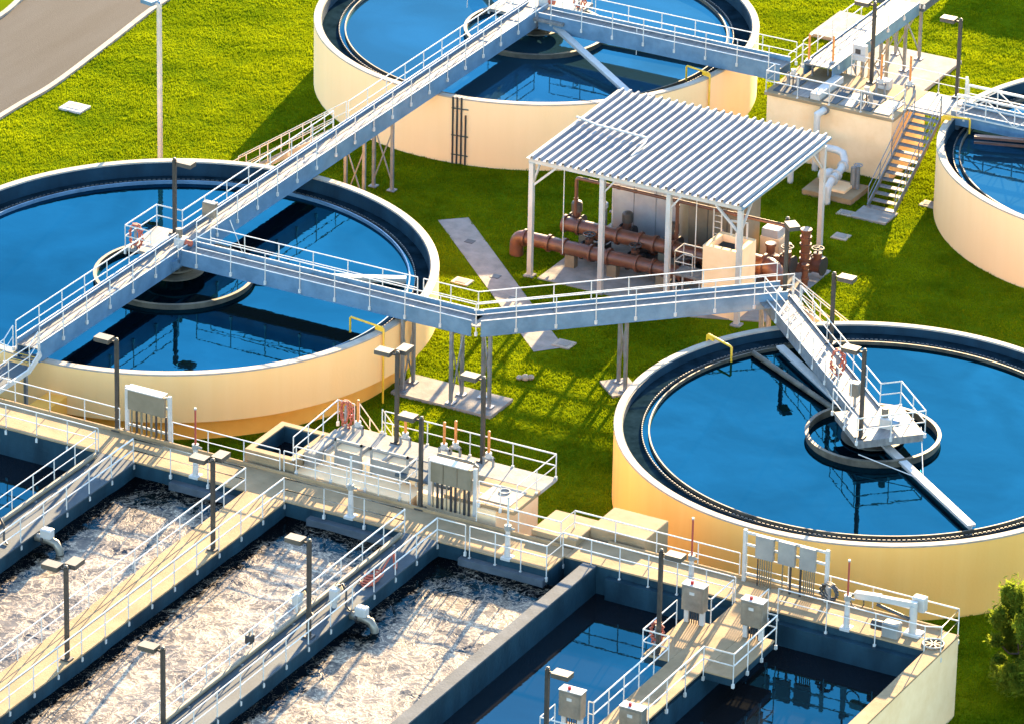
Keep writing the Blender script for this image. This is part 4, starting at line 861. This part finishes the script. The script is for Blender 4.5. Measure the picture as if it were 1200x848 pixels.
def cabinet(x, y, label, z=ZD, face=-1):
    t = thing('control_cabinet', (x,y,z), label, 'control cabinet', 'steel control cabinets on the mixer walkway')
    for sx in (-.34,.34): MB().box(x+sx-.09,y-.09,z,x+sx+.09,y+.09,z+.75).build('leg', 'white', t)
    MB().bbox(x-.48,y-.26,z+.62,x+.48,y+.2,z+1.72,.02).build('box', 'cab', t)
    MB().bbox(x-.42,y-.285,z+.7,x+.42,y-.262,z+1.64,.008).build('door', 'cab', t)
    MB().bbox(x-.12,y-.295,z+1.35,x+.1,y-.286,z+1.48,.003).build('nameplate', 'white', t)
    MB().bbox(x-.5,y-.28,z+1.721,x+.5,y+.22,z+1.75,.008).build('lid', 'white', t)
    MB().cyl((x-.1,y-.1,z+1.75),(x-.1,y-.1,z+1.88),.07,10).build('beacon', 'redlamp', t, smooth=40)
    for k in range(5): MB().cyl((x-.2+.1*k,y-.05,z),(x-.2+.1*k,y-.05,z+.63),.025,6).build('conduit', 'dark', t)
cabinet(36.15,-19.85,'steel cabinet with red beacon on the left bulge of the mixer walkway, nearest the lamp')
cabinet(38.75,-19.85,'steel cabinet with red beacon on the right bulge of the mixer walkway')
cabinet(36.1,-30.1,'lower left steel cabinet with red beacon, by the bottom edge')
cabinet(38.7,-30.1,'lower right steel cabinet with red beacon, cut by the bottom edge')
def stem(x, y, label, z=ZD, h=3.0, red=True):
    t = thing('valve_stem', (x,y,z), label, 'valve stem', 'tall floor stand stems on the cross walkway')
    b = MB(); b.bbox(x-.22,y-.22,z-.1,x+.22,y+.22,z+.02,.02); b.tube([(x,y,z),(x,y,z+1.25)],[.14,.09],10); b.build('pedestal', 'white', t, smooth=40)
    b = MB(); b.cyl((x,y,z+1.2),(x,y,z+1.42),.15,10); b.cyl((x,y,z+1.3),(x+.3,y,z+1.3),.05,8); b.build('gear_head', 'cabgrey', t, smooth=40)
    MB().cyl((x,y,z+1.42),(x,y,z+h),.045,8).build('stem_cover', 'stakered' if red else 'alu', t); MB().cyl((x,y,z+h),(x,y,z+h+.08),.055,8).build('cap', 'white', t)
stem(12.3,-18.5,'stem with dark red cover on the cross walkway above the leftmost foaming basin')
stem(19.7,-18.5,'stem with thin pale cover above the second foaming basin',h=2.6,red=False)
stem(27.0,-18.5,'stem with thin pale cover above the third foaming basin',h=2.6,red=False)
stem(34.6,-17.1,'stem with dark red cover behind the lamp near the mixer walkway')
stem(41.5,-17.1,'stem with dark red cover beside the white davit arm',h=2.9)
# davit crane lying along the right end of the walkway
t = thing('davit_crane', (44.3,-16.5,ZD), 'white davit crane with its arm folded along the rail at the walkway end', 'crane')
b = MB(); b.cyl((44.0,-16.3,ZD),(44.0,-16.3,ZD+1.25),.16,12); b.bbox(43.7,-16.6,ZD,44.4,-16.0,ZD+.08,.01); b.build('mast', 'white', t, smooth=40)
b = MB(); b.beam((44.15,-16.3,ZD+1.3),(41.7,-16.35,ZD+1.15),.2,.24); b.build('boom', 'white', t); MB().beam((42.6,-16.33,ZD+1.22),(41.5,-16.36,ZD+1.12),.26,.28).build('boom_sleeve', 'white', t)
b = MB(); b.tube([(43.9,-16.45,ZD+.7),(42.5,-16.5,ZD+1.0)],.07,8); b.build('ram', 'dark', t); MB().bbox(43.8,-16.1,ZD+.9,44.35,-15.7,ZD+1.5,.04).build('winch', 'white', t); MB().torus((41.6,-16.4,ZD+.85),(0,1,0),.3,.025,16,6).build('rope_loop', 'dark', t)
t = thing('equipment_box', (43.4,-16.8,ZD), 'squat grey motor box at the foot of the davit crane', 'motor')
MB().bbox(43.0,-17.1,ZD,43.7,-16.6,ZD+.6,.05).build('housing', 'cabgrey', t); MB().cyl((42.5,-16.85,ZD+.3),(43.0,-16.85,ZD+.3),.2,12).build('shaft', 'dark', t, smooth=40)
t = thing('floor_grating', (45.1,-16.7,ZD), 'round ribbed hatch ring on the walkway corner by the davit', 'access cover')
MB().torus((45.1,-16.7,ZD+.03),(0,0,1),.42,.045,20,6).build('ring', 'cab', t); b = MB(); 
for k in range(4): b.beam((45.1-.4*math.cos(k*.785),-16.7-.4*math.sin(k*.785),ZD+.03),(45.1+.4*math.cos(k*.785),-16.7+.4*math.sin(k*.785),ZD+.03),.05,.03)
b.build('spokes', 'panel', t)
# hose reel and coils
def coil(c, ax, label, ma='hose', Rr=.42, n=3, base=True):
    t = thing('hose_coil', c, label, 'hose'); ax = Vector(ax).normalized()
    sx = ax.cross(Vector((0,0,1)))
    for k in range(n):
        w_, h_ = (Rr*(.55+.12*k), Rr*(1.15+.22*((k*2)%3))) if ma == 'hose' else (Rr-.03*k, Rr-.03*k)
        pts = [Vector(c)+ax*(.09*(k-1))+sx*(w_*math.cos(2*math.pi*i/22)+.05*math.sin(3*i+k))+Vector((0,0,h_*math.sin(2*math.pi*i/22)-(h_-Rr))) for i in range(23)]
        MB().tube(pts, .036, 6).build('loop', ma, t, smooth=50)
    MB().box(c[0]-.05,c[1]-.05,c[2]-.95,c[0]+.05,c[1]+.05,c[2]+.2).build('bracket', 'galv', t)
coil((-1.45,-.95,DZ+.75),(0,1,0),'red hose coiled on the rail of the left tank centre platform')
coil((2.0,35.0,DZ+.7),(0,1,0),'red hose coiled on the rail of the top tank centre platform')
coil((16.0,-12.45,ZP+.8),(.3,1,0),'red hose coiled at the far corner of the gate channel tank')
coil((40.2,-16.0,ZD+.7),(.2,1,0),'black hose reel beside the wide grey box rack','dark',.38)
coil((31.25,3.4,4.75),(1,-1,0),'red hose hung on the rail of the right tank bridge')
coil((35.75,-22.4,ZD+.75),(0,1,0),'red hose hung on the mixer walkway rail beside a lamp','hose',.33)
t = thing('red_hose', (23.5,-23.4,ZD), 'red hose dropped in a loose heap on the walkway above the third foaming basin', 'hose')
pts = []
for k in range(60):
    a = k*.55; pts.append((23.35+.28*math.cos(a)+.1*math.sin(k*.3), -23.6+.38*math.sin(a)+.012*k, ZD+.06+.004*k))
MB().tube(pts,.04,6).build('heap', 'hose', t, smooth=60); MB().tube([(23.5,-22.8,ZD+.1),(23.6,-22.5,ZD+.5),(23.84,-22.3,ZD+1.05),(23.86,-22.2,ZD+.3),(23.7,-21.8,ZD+.04),(23.4,-21.2,ZD+.04)],.04,6).build('tail', 'hose', t, smooth=60)
def dropper(x, y, label, side=1):
    t = thing('air_drop_pipe', (x,y,ZD), label, 'pipe', 'air pipes dropping into the foam')
    MB().tube([(x-.35*side,y,3.5),(x+.25*side,y,3.5),(x+.6*side,y,3.42),(x+.78*side,y,3.15),(x+.82*side,y,2.6)],.17,12).build('elbow', 'cab', t, smooth=50)
    b = MB(); b.bbox(x+.1*side-.16,y-.2,3.62,x+.1*side+.34,y+.2,4.0,.05); b.cyl((x+.3*side,y,3.5),(x+.3*side,y,3.75),.1,8); b.build('actuator', 'white', t); MB().cyl((x,y,3.5),(x+.08*side,y,3.5),.25,12).build('flange', 'dark', t)
dropper(24.2,-25.8,'bent pipe dropping into the third foaming basin from the hose walkway'); dropper(9.8,-26.3,'bent pipe dropping into the leftmost foaming basin, at the left edge')
def mixer(x, y, label):
    t = thing('air_valve', (x,y,ZD), label, 'valve', 'white valves with black hoses on the hose walkway')
    b = MB(); b.bbox(x-.18,y-.18,ZD+.35,x+.2,y+.2,ZD+.85,.06); b.cyl((x,y,ZD),(x,y,ZD+.36),.11,10); b.build('body', 'white', t); MB().sphere((x+.05,y+.25,ZD+.75),.17,10).build('gauge', 'cream', t, smooth=60)
    MB().tube([(x+.1,y+.1,ZD+.9),(x+.25,y+.2,ZD+1.0),(x+.4,y+.25,ZD+.7),(x+.42,y+.2,ZD+.1),(x+.7,y,ZD+.05)],.045,6).build('cable', 'dark', t, smooth=60)
mixer(22.15,-27.0,'white valve with a black hose left of the lamp on the hose walkway'); mixer(23.2,-25.9,'white valve with a black hose right of the lamp, by the bent pipe')
mixer(8.4,-27.9,'white valve with black hoses on the leftmost walkway at the frame edge')
t = thing('float_box', (21.85,-31.1,ZD), 'small black box hung on the rail left of the hose walkway', 'box')
MB().bbox(22.15,-31.1,ZD+.45,22.42,-30.75,ZD+.8,.03).build('box', 'dark', t); MB().cyl((22.28,-30.93,ZD+.8),(22.28,-30.93,ZD+1.0),.04,6).build('knob', 'panel', t)
for x, y0, l in ((22.45,-42,'grey air pipe lying along the left edge of the hose walkway'),(7.85,-42,'grey air pipe lying along the left edge of the leftmost walkway')):
    t = thing('air_pipe', (x,y0,ZD), l, 'pipe'); MB().tube([(x,y0,ZD+.13),(x,-19.2,ZD+.13)],.11,10).build('barrel', 'panel', t, smooth=50)
    for y in range(-40,-19,4): MB().bbox(x-.16,y-.06,ZD,x+.16,y+.06,ZD+.05,.005).build('support', 'galv', t)
# drive motors on the platforms
for (x,y,z_), l in (((.2,.25,DZ),'drive motor with a small red and blue cap at the left tank centre'),((.3,34.6,DZ),'drive motor at the top tank centre'),((35.3,-.2,zT),'blue and white drive motor on the right tank platform')):
    t = thing('drive_motor', (x,y,z_), l, 'motor'); b = MB(); b.bbox(x-.25,y-.25,z_,x+.25,y+.25,z_+.45,.03); b.build('gearbox', 'white', t); MB().cyl((x-.1,y,z_+.45),(x-.1,y,z_+.85),.15,12).build('motor', 'cab', t, smooth=40); MB().cyl((x+.25,y,z_+.25),(x+.55,y,z_+.25),.14,12).build('flange', 'hose' if x < 1 else 'girder', t, smooth=40)
t = thing('meter_cabinet', (.1,3.1,DZ), 'beige control box standing on the long bridge past the left tank centre', 'control box')
MB().bbox(-.35,2.95,DZ+.35,.3,3.3,DZ+1.05,.03).build('box', 'cab', t); MB().box(-.07,3.08,DZ,.03,3.18,DZ+.36).build('leg', 'galv', t)
t = thing('meter_cabinet', A_(-1.3,-.4), 'small beige control box on the right tank platform by the bridge end', 'control box'); q = A_(-1.3,-.4)
MB().bbox(q.x-.2,q.y-.2,zT+.5,q.x+.2,q.y+.2,zT+1.1,.03).build('box', 'cab', t); MB().box(q.x-.05,q.y-.05,zT,q.x+.05,q.y+.05,zT+.51).build('leg', 'galv', t)

# ------------------------------------------------------------------ lamps
LP = {}
def lamp(x, y, z, h, heads, label, ma='pole', hm='lamphead', r=.075):
    t = thing('lamp_post', (x,y,z), label, 'lamp post', 'shoebox lamp posts around the plant')
    MB().box(x-r,y-r,z+.03,x+r,y+r,z+h).build('pole', ma, t); MB().bbox(x-.2,y-.2,z-.005,x+.2,y+.2,z+.06,.015).build('base_plate', ma, t)
    MB().sphere((x,y,z+h+.04),.09,8,.7).build('photocell', hm, t, smooth=60)
    for dx, dy in heads:
        d_ = Vector((dx,dy,0)).normalized(); s_ = Vector((d_.y,-d_.x,0)); c = Vector((x,y,z+h-.1))
        MB().beam(c, c+d_*.3, .07, .07).build('arm', ma, t)
        hd = MB(); q = c+d_*.62+Vector((0,0,.02)); hd.obox(q, d_*.36, s_*.25, Vector((0,0,.10))); hd.build('lamp_head', hm, t)
        MB().obox(q-Vector((0,0,.105)), d_*.28, s_*.19, Vector((0,0,.006))).build('lens', 'coping', t)
L = (-1,0); RR = (1,0); Nn = (0,-1); Bk = (0,1)
lamp(-10.2,15.4,0,8.6,[(-1,.2)],'tall white lamp post on the lawn behind the left tank','whitepole','girder',.09)
lamp(-.8,1.35,DZ,3.6,[RR],'lamp post on the centre platform of the left tank')
lamp(7.25,-16.5,ZD,4.15,[L],'lamp post beside the wide beige box rack in front of the left tank')
lamp(16.45,-24.0,ZD,4.0,[L,Bk],'two headed lamp post on the cream walkway near the cross walkway')
lamp(23.6,-28.6,ZD,4.2,[L],'lamp post halfway along the hose walkway')
lamp(16.45,-35.0,ZD,4.0,[L,Bk],'two headed lamp post at the lower left on the cream walkway')
lamp(22.6,-37.9,ZD,3.4,[L],'lamp post cut by the bottom edge on the hose walkway')
lamp(21.85,-16.5,ZD,4.1,[L],'lamp post at the left of the three box rack')
lamp(18.55,-12.65,ZP,4.1,[L,Bk],'two headed lamp post at the far edge of the gate channel deck')
lamp(22.5,-12.4,ZP,3.8,[L],'single headed lamp post at the far edge of the gate channel deck')
lamp(36.1,-22.9,ZD,4.5,[RR],'lamp post on the left bulge of the mixer walkway')
lamp(36.55,-33.1,ZD,4.1,[RR],'lamp post by the lower steel cabinets at the bottom edge')
q = A_(-7.5,.72); lamp(q.x,q.y,zT,3.3,[RR],'lamp post halfway along the right tank bridge')
q = A_(1.7,-1.2); lamp(q.x,q.y,zT,4.0,[L],'lamp post on the right tank centre platform')
lamp(25.55,9.95,DZ-.1,3.5,[(.5,-.5)],'lamp post at the corner where the cranked bridge meets the right tank bridge')
lamp(22.0,36.1,ZB,4.0,[L],'lamp post right of the stair head near the edge tank')
lamp(17.65,35.7,ZB,4.1,[L],'lamp post at the back of the flat topped building')

# ------------------------------------------------------------------ tree at the lower right
def leafy(name, c, rad, h, n, label, cat='tree', seed=1, trunk=True):
    r_ = np.random.default_rng(seed); t = thing(name, (c[0],c[1],0), label, cat)
    lobes = []
    for k in range(44):
        a = r_.uniform(0,6.28); zz = r_.uniform(.06,1); rr = rad*math.sqrt(max(.05,1-(abs(zz-.45)/.62)**2))*r_.uniform(.3,.95)
        lobes.append((c[0]+rr*math.cos(a), c[1]+rr*math.sin(a), h*zz, rad*r_.uniform(.14,.30)))
    P = []; 
    for lx, ly, lz, lr in lobes:
        m_ = n//44; u_ = r_.normal(0,1,(m_,3)); u_ /= np.linalg.norm(u_,axis=1)[:,None]; P.append(np.array([lx,ly,lz])+u_*(lr*r_.uniform(.35,1.0,m_)**.6)[:,None]*np.array([1,1,1.15]))
    P = np.concatenate(P); ex = P[r_.random(len(P)) < .16]; cc = np.array([c[0], c[1], h*.45]); P = np.concatenate([P, cc+(ex-cc)*r_.uniform(1.02, 1.28, (len(ex),1))]); P = P[P[:,2] > .1]; N_ = len(P)
    D = r_.normal(0,1,(N_,3)); D[:,2] -= .3; D /= np.linalg.norm(D,axis=1)[:,None]; E_ = np.cross(D, r_.normal(0,1,(N_,3))); E_ /= np.linalg.norm(E_,axis=1)[:,None]
    ln = r_.uniform(.07,.16,N_)[:,None]; wd = ln*.28
    V = np.stack([P-D*ln, P+E_*wd, P+D*ln, P-E_*wd],1); me = bpy.data.meshes.new('crown')
    me.from_pydata(V.reshape(-1,3)-np.array([c[0],c[1],0]), [], np.arange(N_*4).reshape(-1,4)); me.materials.append(M['leaf']); o = bpy.data.objects.new('crown', me); COL.objects.link(o); o.parent = t
    if trunk:
        b = MB(); b.tube([(c[0],c[1],-.05),(c[0]+.05,c[1],h*.35),(c[0],c[1]+.05,h*.7)],[.13,.09,.05],8)
        for lx, ly, lz, lr in lobes[::2]: b.tube([(c[0]+.02,c[1],h*.25+lz*.15),((c[0]+lx)/2,(c[1]+ly)/2,lz*.7),(lx,ly,lz)],[.05,.035,.015],5)
        b.build('trunk', 'bark', t)
M['leaf'] = grass_mat('leaf', True)
cr = [n_ for n_ in M['leaf'].node_tree.nodes if n_.type == 'VALTORGB'][0]; cr.color_ramp.elements[0].color = (.035,.075,.01,1); cr.color_ramp.elements[1].color = (.22,.26,.02,1)
[n_ for n_ in M['leaf'].node_tree.nodes if n_.type == 'TEX_NOISE'][0].inputs['Scale'].default_value = 1.6
leafy('bushy_tree', (46.7,-11.5), 1.4, 4.3, 22000, 'bushy young tree in front of the right tank at the lower right', seed=3)
leafy('bushy_tree', (48.7,-12.8), 2.1, 4.6, 32000, 'denser dark bushy tree cut by the lower right corner', seed=5)
leafy('bushy_tree', (47.6,-8.6), 1.0, 5.6, 12000, 'slim tree at the right edge whose leaves hang before the tank wall', seed=9)
